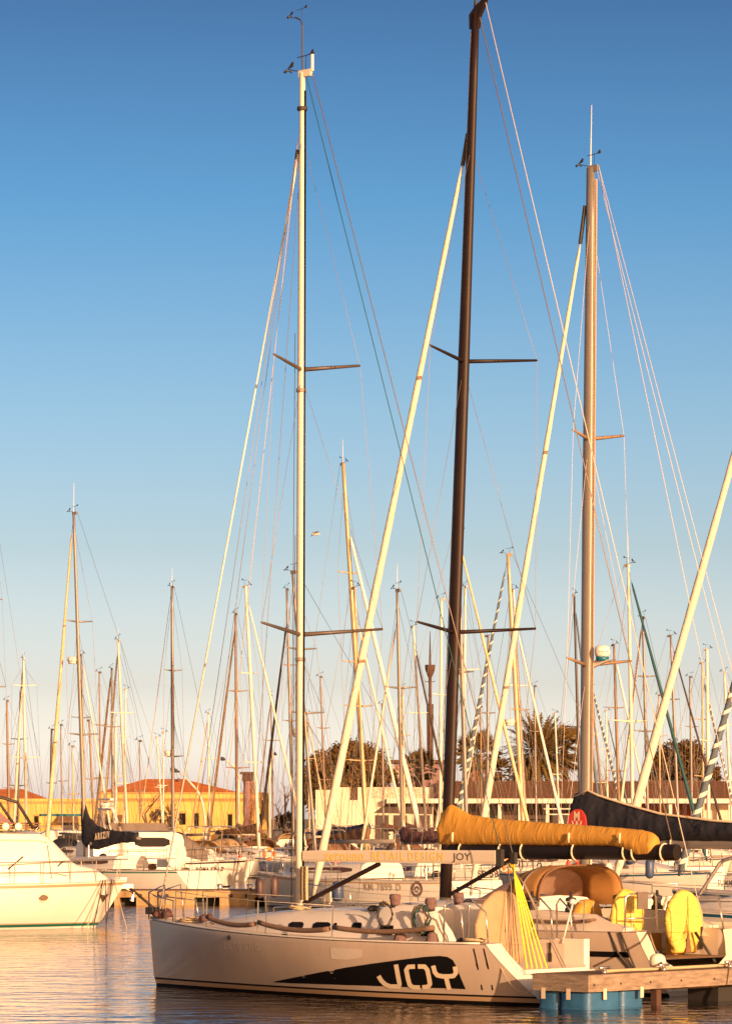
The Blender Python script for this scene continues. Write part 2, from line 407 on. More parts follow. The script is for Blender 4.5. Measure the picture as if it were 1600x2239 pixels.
def sail_cover(parent, name, m, prof, zb, hw=0.17, flop=0.02, seed=1, n=44):
    """prof: (x, top height above zb, bottom drop) along the boom, mast end first"""
    rnd = random.Random(seed); g = MB(); rows = []; xs0, xs1 = prof[0][0], prof[-1][0]
    ph = [rnd.uniform(0, 6.28) for _ in range(6)]
    for i in range(n + 1):
        x = xs0 + (xs1 - xs0) * i / n
        for p, q in zip(prof, prof[1:]):
            if p[0] >= x >= q[0]:
                t = (p[0] - x) / (p[0] - q[0] + 1e-9); t = t * t * (3 - 2 * t) if len(prof) < 4 else t
                hgt = p[1] + (q[1] - p[1]) * t; lo = p[2] + (q[2] - p[2]) * t
        row = []; ew = 0.4 + 0.6 * min(1, min(i, n - i) / 2.0)
        for j in range(16):
            a = 2 * pi * j / 16
            cy, cz = cos(a), sin(a)
            zz = (hgt + lo) / 2 * cz + (hgt - lo) / 2
            wv = flop * (sin(x * 9 + ph[0] + 2.2 * cz) + 0.7 * sin(x * 21 + ph[1] - 3 * cz) + 0.5 * sin(x * 37 + ph[2] + 5 * cz)) 
            yy = (hw * ew * (1 - 0.45 * max(0, cz)) + wv) * cy * (abs(cy) ** -0.25 if abs(cy) > .05 else 1)
            row.append(Vector((x + 0.02 * sin(7 * cz + ph[3]), yy, zb + zz + wv * 0.7)))
        rows.append(row)
    i0 = g.grid(rows, closed=True)
    g.face([i0 + j for j in range(16)][::-1]); g.face([i0 + n * 16 + j for j in range(16)])
    return g.build(name, m, parent, smooth=True)

def wind_gear(parent, p, s=1.0, antenna=0.0, flip=1):
    """masthead instruments, p = local masthead point"""
    p = Vector(p)
    b = MB().tube([p, p + Vector((0.25 * s * flip, 0, 0.03)), p + Vector((0.5 * s * flip, 0, 0.1))], 0.012 * s, 5).build('anemometer_arm', 'rubber', parent)
    e = p + Vector((0.5 * s * flip, 0, 0.1))
    c = MB()
    for k in range(3):
        a = k * 2.1; q = e + Vector((0.09 * s * cos(a), 0.09 * s * sin(a), -0.06 * s))
        c.tube([e + Vector((0, 0, -0.05 * s)), q], 0.01 * s, 4); c.lathe([(0.005, -0.03), (0.035 * s, -0.01), (0.035 * s, 0.02), (0.005, 0.035)], q, 6)
    c.build('wind_cups', 'rubber', b)
    MB().prism([(0, 0), (0.2, 0.16), (0.26, 0.13), (0.22, 0.03)], -0.008, 0.008, lambda u, v, d: (e.x - u * s * 0.8 * flip, e.y + d, e.z + v * s)).build('wind_vane', 'rubber', b)
    r = MB().tube([p + Vector((-0.1, 0, 0)), p + Vector((-0.12, 0, 0.36 * s))], 0.01 * s, 5).build('vane_post', 'rubber', parent)
    q = p + Vector((-0.12, 0, 0.36 * s))
    MB().tube([q + Vector((0.28 * s, 0.02, -0.02)), q, q + Vector((-0.28 * s, 0, 0.03))], 0.012 * s, 5).prism([(0.1, 0), (0.2, 0.12), (0.24, 0.12), (0.24, 0)], -0.006, 0.006, lambda u, v, d: (q.x - u * s, q.y + d, q.z + v * s)).build('wind_arrow', 'rubber', r)
    if antenna: MB().tube([p, p + Vector((-0.03, 0, antenna))], [0.016, 0.006], 5).build('antenna', 'sail_white', parent)

def radar(parent, p, s=1.0, text=False):
    p = Vector(p)
    o = MB().lathe([(0.05, -0.02), (0.26 * s, 0.0), (0.30 * s, 0.06), (0.31 * s, 0.14), (0.27 * s, 0.24), (0.05, 0.27)], p, 14).build('radar_dome', 'gelcoat', parent, smooth=True)
    MB().lathe([(0.05, -0.10), (0.25 * s, -0.10), (0.26 * s, 0.0)], p, 14).build('radar_base', 'teal_paint' if text else 'gelcoat', o, smooth=True)
    return o

def twist(name, p, q, w0, w1, m, m2, parent, turns=0, n=10):
    """furled sail rolled on its stay; optional spiral ribbon"""
    p, q = Vector(p), Vector(q); N = 36
    pts = [p.lerp(q, i / N) for i in range(N + 1)]
    rr = [(w0 + (w1 - w0) * (i / N) ** 0.7) * (1 + 0.05 * sin(i * 1.9) + 0.04 * sin(i * 0.7)) for i in range(N + 1)]
    rr[0] *= 0.5; rr[-1] *= 0.35; rr[-2] *= 0.8
    o = MB().tube(pts, rr, n).build(name, m, parent, smooth=True, fix=False)
    if turns:
        d = (q - p).normalized(); u = d.orthogonal().normalized(); v = d.cross(u); g = MB(); K = int(turns * 10); a = []; b = []
        for i in range(K + 1):
            t = i / K; r = (w0 + (w1 - w0) * t ** 0.7) * (1.13 if m2 != 'sail_edge' else 1.07); an = 2 * pi * turns * t
            c = p.lerp(q, t * 0.97 + 0.015); nn = u * cos(an) + v * sin(an)
            a.append(c + nn * r); b.append(c + nn * r + d * (r * (1.2 if m2 != 'sail_edge' else 0.35)))
        for i in range(K):
            g.poly([a[i], a[i + 1], b[i + 1], b[i]])
        g.build('sail_edge', m2, o)
    return o

def to_local(root, p):
    return Matrix.Rotation(-root.rotation_euler[2], 3, 'Z') @ (Vector(p) - Vector(root.location))
def hull_hit(root, h, px, py, side=1, off=0.006):
    """the point of the hull surface seen at photo pixel (px, py), in the boat's own coordinates"""
    o = to_local(root, (0, 0, CH)); d = Matrix.Rotation(-root.rotation_euler[2], 3, 'Z') @ Vector(((px - 800) / F, 1, (HY - py) / F))
    yc = side * h.beam / 2
    for _ in range(12):
        t = (yc - o.y) / d.y; p = o + d * t; yc = side * h.y(p.x, p.z)
    return Vector((p.x, yc + side * off, p.z))

# ------------------------------------------------------------------ rigging shared by all yachts
def rig(root, base, top, mr0, mr1, mmat, spreaders, h, sweep=0.35, fore=None, fmat='wire_light', wr=0.006, back=True, sx=1.35, hound=0.93, rise=0.12, gear=1.0, antenna=0.0, inner=False, spm=None):
    """base/top local points; spreaders = [(z, half width)] from low to high; returns mast object"""
    base, top = Vector(base), Vector(top); N = 14
    def on(z): return base.lerp(top, (z - base.z) / (top.z - base.z))
    pts = [base.lerp(top, i / N) for i in range(N + 1)]
    rad = [mr0 + (mr1 - mr0) * max(0, (i / N - 0.55) / 0.45) for i in range(N + 1)]
    mast = MB().tube(pts, rad, 12, sx=1 / sx, up=(1, 0, 0)).build('mast', mmat, root, smooth=True, fix=False)
    # masthead crane
    MB().box(-0.30 * gear, 0.10 * gear, -0.035, 0.035, -0.10, 0.05).build('masthead', mmat, mast).location = top
    wind_gear(mast, top + Vector((0, 0, 0.04)), gear, antenna)
    tips = {1: [], -1: []}
    for z, hw in spreaders:
        r = on(z)
        for s in (1, -1):
            tip = r + Vector((-sweep * hw, s * hw, rise))
            MB().tube([r, r.lerp(tip, 0.5), tip], [0.05, 0.04, 0.028], 6).build('spreader', spm or mmat, mast, smooth=True, fix=False)
            tips[s].append(tip)
    zh = base.z + (top.z - base.z) * hound
    for s in (1, -1):
        cp = h.deckpt(-0.35, 0.12, 0.02, s); path = [cp] + tips[s] + [on(zh)]
        tube('shroud', path, wr, fmat, root, 4)
        if tips[s]:
            tube('shroud', [h.deckpt(-0.25, 0.16, 0.02, s), on(spreaders[0][0] - 0.15)], wr, fmat, root, 4)
        for k in range(len(tips[s]) - 1):
            tube('shroud', [tips[s][k], on(spreaders[k + 1][0] - 0.15)], wr, fmat, root, 4)
    if fore is not None: tube('forestay', [fore, on(zh)], wr, fmat, root, 4)
    if back:
        tube('backstay', [h.deckpt(-h.c + 0.05, 9, 0.05), top + Vector((-0.28, 0, 0))], wr, 'wire', root, 4)
    if inner:
        tube('topping_lift', [top + Vector((-0.2, 0, 0)), Vector((-inner, 0, base.z + 1.6))], wr * 0.8, 'wire', root, 4)
        tube('halyard', [top + Vector((mr1 + 0.05, 0.05, -0.3)), base + Vector((mr0 + 0.12, 0.1, 0.4))], wr * 0.8, fmat, root, 4)
    return mast

def rails(root, h, xs, hgt=0.62, m='steel', r=0.012, lines=(0.95, 0.5), sides=(1, -1), pulpit=True, pushpit=True, lr=0.006):
    for s in sides:
        tops = []
        for x in xs:
            p = h.deckpt(x, 0.06, 0.0, s); q = h.deckpt(x, 0.09, hgt, s); tops.append((p, q))
            MB().tube([p, q], r, 5).build('stanchion', m, root, fix=False)
        for f in lines:
            tube('lifeline', [p.lerp(q, f) for p, q in tops], lr, 'wire_light', root, 4)
    if pulpit:
        x0 = max(xs); pts = []
        for s in (1, -1):
            pts.append([h.deckpt(x0, 0.06, 0.0, s), h.deckpt(x0, 0.09, hgt, s), h.deckpt((x0 + h.a) / 2 + 0.2, 0.02, hgt + 0.02, s)])
        tip = Vector((h.a + 0.05, 0, h.fb + hgt))
        tube('pulpit', pts[0] + [tip + Vector((0, 0.12, 0)), tip + Vector((0, -0.12, 0))] + pts[1][::-1], r * 1.3, m, root, 6)
    if pushpit:
        x0 = min(xs)
        pts = []
        for s in (1, -1):
            pts.append([h.deckpt(x0, 0.06, 0.0, s), h.deckpt(x0, 0.09, hgt, s), h.deckpt(-h.c + 0.1, 0.06, hgt, s), h.deckpt(-h.c + 0.1, 0.06, 0, s)])
        tube('pushpit', pts[0], r * 1.3, m, root, 6); tube('pushpit', pts[1], r * 1.3, m, root, 6)

def winch(parent, p, m='rubber', s=1.0):
    MB().lathe([(0.10 * s, 0), (0.10 * s, 0.05 * s), (0.07 * s, 0.08 * s), (0.065 * s, 0.14 * s), (0.09 * s, 0.18 * s), (0.085 * s, 0.22 * s), (0.03 * s, 0.24 * s), (0.02 * s, 0.32 * s)], p, 12).build('winch', m, parent, smooth=True)

def wheel_cover(root, name, c, rx, rz, m, yaw=0.0, th=0.13, pear=0.0, slit=False):
    """soft cover over a steering wheel: an outline disc with a swollen rim, standing athwart the boat"""
    g = MB(); N = 40; R = Matrix.Rotation(yaw, 3, 'Z')
    def outline(a, k):
        y, z = rx * cos(a), rz * sin(a)
        if pear and z < 0:
            t = -z / rz; y = rx * (cos(a) if abs(cos(a)) > 0.55 * t else math.copysign(0.55 * t, cos(a))); y = rx * math.copysign(max(abs(cos(a)), pear * t), cos(a))
        wob = 1 + 0.012 * sin(5 * a + 1) + 0.008 * sin(11 * a)
        return y * k * wob, z * k * wob
    rows = []
    for x, k in ((th * 0.55, 0.02), (th * 0.8, 0.45), (th * 0.75, 0.8), (th * 0.5, 0.95), (0, 1.0), (-th * 0.5, 0.95), (-th * 0.75, 0.8), (-th * 0.8, 0.45), (-th * 0.55, 0.02)):
        row = []
        for j in range(N):
            a = 2 * pi * j / N + pi / 2; y, z = outline(a, k)
            fold = 0.012 * sin(z * 22 + abs(y) * 14) * k
            row.append(R @ Vector((x + fold, y, z)) + Vector(c))
        rows.append(row)
    i0 = g.grid(rows, closed=True)
    o = g.build(name, m, root, smooth=True)
    s = MB().tube([R @ Vector((-th * 0.86, 0.0, -rz * 0.9)) + Vector(c), R @ Vector((-th * 0.93, 0.0, 0)) + Vector(c), R @ Vector((-th * 0.83, 0, rz * 0.8)) + Vector(c)], 0.012, 5)
    s.build('seam', 'lettering_cream' if not slit else 'canvas_gold', o)
    if slit:
        MB().poly([R @ Vector((-th * 0.98, y_ * rx, z_ * rz)) + Vector(c) for y_, z_ in ((-0.02, -0.25), (0.10, -0.6), (0.16, -0.97), (-0.18, -0.97), (-0.08, -0.6))]).build('slit', 'canvas_brown', o)
    return o

# ------------------------------------------------------------------ the grey racing yacht in front
AX = radians(137)                                   # bow heading shared by the berths of this pontoon
joy = thing('racing_yacht', (-1.45, 80.0, 0), AX, 'light grey racing yacht with a black hull panel reading JOY and a white mast', 'yacht', 'yachts moored at the timber pier')
hj = Hull(4.72, 6.66, 3.45, 1.49, 1.22, rb=0.16, rs=1.22, ta=0.84, um=0.66, p=1.9, wl=0.80, dip=0.10, flare=1.7, bowfull=1.5)
hull = hj.build(joy, ['hull_grey', 'black', 'stripe_tan', 'gelcoat'], [0] * 7 + [0, 1, 2, 1, 1, 1], zcap=0.62)
hj.deck(joy, 'deck', cx=(-3.75, -6.62), cw=1.08, sole=0.62, camber=0.07)
# raised toe rail line
for s in (1, -1):
    tube('toe_rail', [hj.deckpt(4.6 - i * 11.1 / 24, 0.015, 0.03, s) for i in range(25)], 0.022, 'gelcoat', joy, 5)
# thick white quarter ends of the open transom
for s in (1, -1):
    g = MB(); A = []; B = []
    for i in range(9):
        z = 1.24 - i * 0.145; x = hj.xpos(1, max(z, 0.05)) - 0.012; y = hj.half(1, max(z, 0.04))
        wdt = 0.46 if i < 5 else 0.46 + (i - 4) * 0.24
        A.append(Vector((x, s * (y + 0.006), z))); B.append(Vector((x - 0.005, s * max(0.0, y - wdt), z)))
    if s < 0: A, B = A[4:], B[4:]
    g.grid([A, B]); g.build('quarter', 'gelcoat', joy)
    g = MB()
    g.grid([[Vector((x, s * 1.08, 0.64)) for x in (-6.4, -6.9, -7.2)], [Vector((x, s * 1.085, z)) for x, z in ((-6.4, 1.28), (-6.66, 1.27), (-7.2, 0.74))]])
    g.build('cockpit_side', 'gelcoat', joy)
MB().box(-7.12, -6.35, -1.30, -1.12, 0.50, 1.29).build('stern_panel', 'gelcoat', joy)
MB().prism([(0, 0), (0.09, 0), (0.09, 0.22), (0.06, 0.24), (0.08, 0.5), (0.01, 0.5), (0.03, 0.24), (0, 0.22)], -1.12, -1.09, lambda u, v, d: (-6.2 - u, d + 0.035, 0.80 + v * 0.8)).build('winch_handle', 'rubber', joy)
tr = MB(); tr.poly([(hj.xpos(1, z) - 0.01, y, z) for y, z in ((1.15, 0.60), (-1.15, 0.60), (-1.0, 0.12), (1.0, 0.12))]); tr.build('transom', 'gelcoat', joy)
MB().box(-7.35, -5.9, -1.0, 1.0, 0.63, 0.72).build('stern_bench', 'gelcoat', joy)
# cabin trunk and cockpit coaming
st = [(3.0, 0.12, 0.06, 1.24, 1.42), (1.9, 0.56, 0.36, 1.2, 1.60), (0.5, 0.88, 0.62, 1.2, 1.74), (-0.6, 1.05, 0.74, 1.18, 1.82), (-2.0, 1.16, 0.80, 1.17, 1.86), (-3.75, 1.20, 0.84, 1.17, 1.90)]
cab = loft_cabin(joy, 'cabin', st, 'gelcoat')
for x0, x1 in ((-0.60, -1.08), (-1.37, -1.93), (-2.57, -2.86)): cabin_window(cab, st, x0, x1, 0.36, 0.60)
cabin_window(cab, st, -2.02, -2.12, 0.40, 0.58)
for s in (1, -1):
    co = MB(); sec = []
    for x, zt, w0 in ((-3.2, 1.76, 0.46), (-3.5, 1.97, 0.46), (-4.0, 2.00, 0.46), (-4.6, 1.97, 0.44), (-5.0, 1.82, 0.40), (-5.35, 1.45, 0.34), (-5.5, 1.20, 0.30)):
        yo = 1.32
        sec.append([Vector((x, s * yo, 1.12)), Vector((x, s * (yo - 0.13), 1.12 + (zt - 1.12) * 0.6)), Vector((x, s * (yo - 0.26), zt - 0.03)), Vector((x, s * (yo - 0.33), zt)), Vector((x, s * (yo - w0), zt - 0.04)), Vector((x, s * (yo - w0), 1.05))])
    i0 = co.grid(sec); co.face(range(i0, i0 + 6)); co.face(range(i0 + 36, i0 + 42))
    cm = co.build('coaming', 'gelcoat', joy, smooth=True, angle=35)
    for x in (-3.75, -4.9):
        g = MB(); g.prism([(0.19, 0), (0.17, 0.10), (-0.17, 0.10), (-0.19, 0.0), (-0.17, -0.10), (0.17, -0.10)], 0.0, 0.02, lambda u, v, d: (x + u, s * (1.26 - v * 0.25 + d), 1.46 + v)); g.build('window', 'window_dark', cm)
    for x, zz in ((-3.75, 2.0), (-4.75, 1.93)):
        o = MB().lathe([(0.10, 0), (0.105, 0.06), (0.10, 0.10), (0.125, 0.13), (0.12, 0.20), (0.10, 0.23)], (x, s * 1.0, zz - 0.02), 12).build('winch_sock', 'sock_mauve', joy, smooth=True)
        MB().lathe([(0.095, -0.02), (0.1, 0.07), (0.09, 0.10)], (x, s * 1.0, zz - 0.05), 12).build('drum', 'rubber', o, smooth=True)
    for x in (-4.3, -5.2):
        MB().lathe([(0.14, 0), (0.145, 0.08), (0.12, 0.18), (0.10, 0.24), (0.04, 0.28)], (x, s * 1.45, 1.18), 12).build('winch_sock', 'sock_mauve', joy, smooth=True)
    # coils of line hung on the winches
    rnd = random.Random(3 + s)
    for x, zz, cm_ in ((-3.75, 2.0, 'rope_dark'), (-4.75, 1.95, 'rope_dark'), (-4.72, 1.9, 'rope'), (-4.82, 1.92, 'rope_teal')):
        pts = []
        for k in range(40):
            a = k * 0.52; pts.append(Vector((x + cos(a) * (0.20 + rnd.uniform(-.04, .04)), s * (1.32 + rnd.uniform(-.01, .03)), zz - 0.22 + sin(a) * (0.27 + rnd.uniform(-.05, .05)))))
        tube('rope_coil', pts, 0.012, cm_, joy, 4)
# coachroof details: hatch, handrails, instruments, coiled sheets
MB().box(1.7, 2.3, -0.3, 0.3, 1.66, 1.70).build('hatch', 'window_brown', joy).rotation_euler = (0, radians(6), 0)
for y in (0.55, -0.55):
    tube('hand_rail', [(0.25, y, 1.74), (0.25, y, 1.86), (-2.3, y, 1.98), (-2.5, y, 1.88)], 0.016, 'steel', joy, 5)
rnd = random.Random(11)
for c in ((-3.0, 0.25, 1.93), (-3.3, 0.55, 1.92), (-0.5, 0.5, 1.84), (3.2, 0.2, 1.48), (3.5, -0.3, 1.5), (-6.2, 1.25, 1.27)):
    pts = [Vector(c) + Vector((cos(k * .7) * rnd.uniform(.12, .34), sin(k * .7) * rnd.uniform(.12, .3), rnd.uniform(0, .07))) for k in range(30)]
    tube('rope_coil', pts, 0.016, 'rope', joy, 4)
for c in ((-2.9, 0.75, 1.84), (-3.2, 0.0, 1.87), (-0.9, 1.40, 1.2), (-5.9, 1.3, 1.23), (0.15, 1.25, 1.2)):
    MB().lathe([(0.12, 0), (0.14, 0.05), (0.09, 0.09), (0.05, 0.12)], c, 8).build('deck_block', 'rubber', joy, smooth=True)
# stanchions with padded lifelines
sx_ = (3.45, 1.95, -0.1, -2.55, -5.4)
rails(joy, hj, sx_[:4], hgt=0.75, lines=(0.98,), pulpit=False, pushpit=False, r=0.016, lr=0.007)
for s in (1, -1):
    for x0, x1 in zip(sx_[1:], sx_[2:]):
        tube('lifeline_pad', arc(hj.deckpt(x0 - 0.06, 0.05, 0.28, s), hj.deckpt(x1 + 0.06, 0.03, 0.24 if x1 > -5 else 0.34, s), 0.09, 12), 0.055, 'pad_tan', joy, 8)
    pp = [hj.deckpt(3.55, 0.06, 0, s), hj.deckpt(3.6, 0.10, 0.52, s), hj.deckpt(4.5, 0.03, 0.56, s), Vector((4.62, s * 0.14, 2.12)), Vector((4.62, s * 0.14, 1.5))]
    tube('pulpit', pp, 0.018, 'steel', joy, 6); tube('pulpit', [Vector((4.62, s * 0.14, 2.12)), hj.deckpt(4.0, 0.05, 0.85, s), hj.deckpt(3.9, 0.05, 0, s)], 0.018, 'steel', joy, 6)
    for xa in (-5.55, -6.15):
        tube('pushpit', [hj.deckpt(xa, 0.1, 0, s), hj.deckpt(xa, 0.12, 0.78, s), hj.deckpt(xa - 0.1, 0.12, 0.9, s), hj.deckpt(xa - 0.42, 0.12, 0.66, s), hj.deckpt(xa - 0.48, 0.12, 0.0, s)], 0.02, 'steel', joy, 6)
MB().box(4.5, 4.72, -0.16, 0.16, 1.62, 1.78).build('furler_drum', 'rubber', joy)
for a in ((4.35, 0.1, 1.55), (4.3, -0.1, 1.6), (4.1, 0.05, 1.56), (2.6, 0.35, 1.5), (2.75, 0.1, 1.52)):
    MB().lathe([(0.10, 0), (0.15, 0.05), (0.12, 0.12), (0.04, 0.16)], a, 7).build('deck_block', 'canvas_maroon', joy, smooth=True)
# mast: base z 1.78, top from the photo
base = Vector((0, 0, 1.72)); topw = at(661, 158, 80.0); top = to_local(joy, topw)
mast = rig(joy, base, top, 0.105, 0.07, 'white_mast', [(zat(1388, 80), 1.9), (zat(808, 80), 1.35)], hj, sweep=0.36, wr=0.006, fmat='wire', back=False, hound=0.925, rise=0.17, gear=0.9, inner=0, spm='dark_mast')
MB().tube([base + Vector((-0.125, 0.02, 0.3)), top + Vector((-0.085, 0, -0.4))], 0.022, 5).build('sail_track', 'black', mast)
MB().tube([top + Vector((0, 0, 0.0)), top + Vector((0, 0, 1.05)), top + Vector((0.05, 0, 1.16)), top + Vector((0.2, 0.02, 1.24))], 0.018, 6).build('wand', 'rubber', mast)
wind_gear(mast, top + Vector((0.1, 0.02, 1.2)), 0.55)
MB().tube([top + Vector((-0.3, 0, 0.0)), top + Vector((-0.3, 0, 0.36))], 0.035, 8).build('tricolour_light', 'gelcoat', mast)
for f_ in (0.30, 0.62, 0.955): MB().lathe([(0.112, 0), (0.118, 0.02), (0.118, 0.06), (0.112, 0.08)], base.lerp(top, f_), 12).build('mast_band', 'rubber' if f_ > .9 else 'alu', mast)
for k, (dx_, dy_) in enumerate(((0.14, 0.05), (0.15, -0.03), (0.13, 0.09), (0.12, -0.1))):
    tube('halyard', [base + Vector((dx_ + 0.05, dy_, 0.1)), base.lerp(top, 0.45 + 0.12 * k) + Vector((dx_ - 0.02, dy_, 0))], 0.010, ('rope_dark', 'rope', 'rope_dark', 'rope_teal')[k], joy, 4)
for x_, z_ in ((0.1, 0.9), (0.1, 1.3)): MB().lathe([(0.06, 0), (0.05, 0.08), (0.07, 0.1)], base + Vector((x_, 0.12, z_)), 8).build('mast_winch', 'rubber', mast)
zh = lambda py: base.lerp(top, (zat(py, 80) - base.z) / (top.z - base.z))
fs = tube('forestay', [(4.4, 0, 1.75), zh(335) + Vector((0.1, 0, 0))], 0.022, 'sail_white', joy, 6)
MB().tube([zh(325) + Vector((0.13, 0, 0)), zh(345) + Vector((0.17, 0, 0))], 0.045, 6).build('swivel', 'rubber', fs)
for dx, dy, m_ in ((3.3, 0.0, 'wire'), (3.55, 0.12, 'wire'), (2.6, 0.1, 'rope'), (0.45, 1.2, 'wire')):
    tube('halyard', [(dx, dy, hj.fb + 0.1), zh(300 if dx > 1 else 420) + Vector((0.1, 0.02, 0))], 0.009, m_, joy, 4)
# boom with lettering
bz, blen = 2.98, 5.2
mb = MB(); mb.grid([[Vector((x, y * k, bz + z * k2)) for y, z in ((0.07, -0.13), (0.085, -0.08), (0.085, 0.08), (0.07, 0.13), (-0.07, 0.13), (-0.085, 0.08), (-0.085, -0.08), (-0.07, -0.13))] for x, k, k2 in ((-0.14, 1, .85), (-0.5, 1, .95), (-3, 1, 1.08), (-blen, 1, 1.12))], closed=True)
mb.face(range(8)); mb.face(range(24, 32)); boom = mb.build('boom', 'boom_white', joy)
boom.rotation_euler = (0, 0, radians(7))
bf = lambda x0: (lambda u, v: (x0 - u, 0.092, bz + v))
text_mesh('zerouno', 0.30, bf(-1.27), 'lettering', 'lettering_yellow', boom, space=1.15, fit=1.05)
text_mesh('RETAIL', 0.26, bf(-2.42), 'lettering', 'lettering_yellow', boom, space=1.3, fit=0.86)
text_mesh('DESIGN', 0.26, bf(-3.42), 'lettering', 'lettering_yellow', boom, space=1.3, fit=0.90)
text_mesh('JOY', 0.22, bf(-4.36), 'lettering', 'lettering_dark', boom, fit=0.46)
MB().box(-blen - 0.14, -blen, -0.06, 0.06, bz - 0.19, bz + 0.17).build('boom_end', 'rubber', boom)
MB().tube([(-0.12, 0, 1.95), (-2.15, 0, bz - 0.16)], [0.05, 0.055], 8).build('vang', 'carbon', joy).rotation_euler = (0, 0, radians(7))
for k in range(4):
    o = MB().tube([(-0.22 - k * 0.05, 0.16, 2.75), (-0.24 - k * .05, 0.19, 2.3), (-0.23 - k * .05, 0.17, 2.02)], 0.035, 6).build('rope_coil', 'rope_dark' if k % 2 == 0 else 'rope', joy)
# lines coming down on the boom end and the stern
tube('topping_lift', [top + Vector((-0.12, 0, -0.1)), (-blen - 0.05, -0.63, bz + 0.15)], 0.010, 'rope_teal', joy, 5)
bs0, bs1 = top + Vector((-0.3, 0, -0.05)), Vector((-6.92, 0.0, 0.75))
tube('backstay', [bs0, bs0.lerp(bs1, 0.885)], 0.011, 'wire', joy, 5)
sp = bs0.lerp(bs1, 0.885)
MB().box(-0.06, 0.06, -0.05, 0.05, -0.12, 0.12).build('tackle_block', 'rubber', joy).location = sp
for k, (ex, ey, c) in enumerate(((-6.8, 0.32, 'rope_yellow'), (-6.85, 0.22, 'rope_yellow'), (-6.9, 0.12, 'rope_yellow'), (-6.93, 0.0, 'rope_yellow'), (-6.96, -0.12, 'rope_yellow'), (-7.1, -0.45, 'wire'), (-7.1, -0.55, 'wire'), (-6.5, 0.5, 'wire'))):
    tube('backstay_tackle', [sp + Vector((0.02 * k, 0.01 * k, -0.1)), sp.lerp(Vector((ex, ey, 0.8)), 0.25) + Vector((0.05, 0, 0)), (ex, ey, 0.72)], 0.017 if c == 'rope_yellow' else 0.011, c, joy, 5)
wheel_cover(joy, 'wheel_cover', (-5.92, 0.05, 1.47), 0.88, 0.84, 'canvas_beige', th=0.10)
MB().box(-5.85, -5.6, -0.12, 0.12, 0.62, 1.45).build('wheel_pedestal', 'gelcoat', joy)
for s in (1,):
    tube('flag_staff', [(-6.6, -1.05, 1.2), (-6.75, -1.2, 2.0)], 0.018, 'gelcoat', joy, 6); MB().lathe([(0.03, 0), (0.07, 0.03), (0.06, 0.1), (0.02, 0.12)], (-6.75, -1.2, 2.0), 8).build('stern_light', 'gelcoat', joy)
# the black panel and the letters on the port side, laid on the hull
def decal(pts_rows, name, m, off):
    g = MB(); g.grid([[hull_hit(joy, hj, px, py, 1, off) for px, py in r] for r in pts_rows]); return g.build(name, m, hull)
topl = [(600, 2147), (640, 2139), (700, 2127), (760, 2116), (820, 2107), (880, 2099), (930, 2093), (960, 2091), (978, 2093), (990, 2100), (997, 2112), (1008, 2140), (1018, 2163)]
botl = [(600, 2149), (640, 2151), (700, 2153), (760, 2155), (820, 2157), (880, 2159), (930, 2161), (960, 2161.5), (978, 2162), (990, 2162.5), (997, 2163), (1008, 2163.5), (1018, 2164)]
decal([[(a[0], a[1] + (b[1] - a[1]) * f) for a, b in zip(topl, botl)] for f in (0, .2, .4, .6, .8, 1)], 'hull_panel', 'black', 0.006)
cp = lambda x, y: (750 + x / 3.2, 1800 + y / 3.2)
def stroke(pts, wd, name='lettering'):
    n = 8; P = []
    for (a, b) in zip(pts, pts[1:]):
        for i in range(n): P.append((a[0] + (b[0] - a[0]) * i / n, a[1] + (b[1] - a[1]) * i / n))
    P.append(pts[-1]); A = []; B = []
    for i, p in enumerate(P):
        q0, q1 = P[max(i - 1, 0)], P[min(i + 1, len(P) - 1)]; dx, dy = q1[0] - q0[0], q1[1] - q0[1]; l = math.hypot(dx, dy) or 1
        nx, ny = -dy / l * wd / 2, dx / l * wd / 2
        A.append(cp(p[0] + nx, p[1] + ny)); B.append(cp(p[0] - nx, p[1] - ny))
    return A, B
for s_ in ([(372, 992), (384, 1060), (397, 1128), (392, 1146), (378, 1152)], [(386, 1146), (330, 1146), (295, 1130), (270, 1105), (250, 1072)],
           [(505, 1006), (460, 1008), (444, 1030), (456, 1090), (468, 1135), (490, 1152), (540, 1153)], [(525, 1006), (572, 1006), (592, 1030), (604, 1090), (610, 1130), (596, 1148), (556, 1152)],
           [(632, 1000), (644, 1046), (662, 1068), (700, 1075), (745, 1075), (775, 1072), (792, 1050), (784, 1006)], [(722, 1078), (732, 1120), (745, 1168)]):
    A, B = stroke(s_, 31)
    decal([A, B], 'lettering', 'lettering_cream', 0.011)
def htext(body, px, py, size, name, m, space=1.2, sx=1.0, h=hj, root=joy, par=None, bold=0.0):
    c = hull_hit(root, h, px, py, 1)
    f = lambda u, v: (c.x - u, h.y(c.x - u, c.z + v) + 0.008, c.z + v)
    return text_mesh(body, size, f, name, m, par or hull, space=space, sx=sx, bold=bold)
htext('zerouno', 527, 2067, 0.34, 'lettering', 'lettering_faint', 1.25)
htext('SHEERLINE 3.20', 755, 2082, 0.07, 'lettering', 'lettering_grey', 1.0) if False else None
decal([[(722, 2073), (755, 2075), (792, 2077)], [(724, 2098), (758, 2100), (792, 2094)]], 'hull_patch', 'lettering_faint', 0.005)
for px0, px1 in ((1034, 1053), (1056, 1076)):
    decal([[(px0, 2075), ((px0 + px1) / 2 - 2, 2110), (px1, 2166)], [(px0 + 3, 2075), ((px0 + px1) / 2 + 1.5, 2110), (px1 + 3, 2166)]], 'hull_stripe', 'black', 0.007)
MB().lathe([(0.055, 0), (0.055, 0.02), (0.02, 0.025)], hull_hit(joy, hj, 502, 2051) + Vector((0, 0, 0)), 8, axis='y').build('hull_fitting', 'rubber', hull)

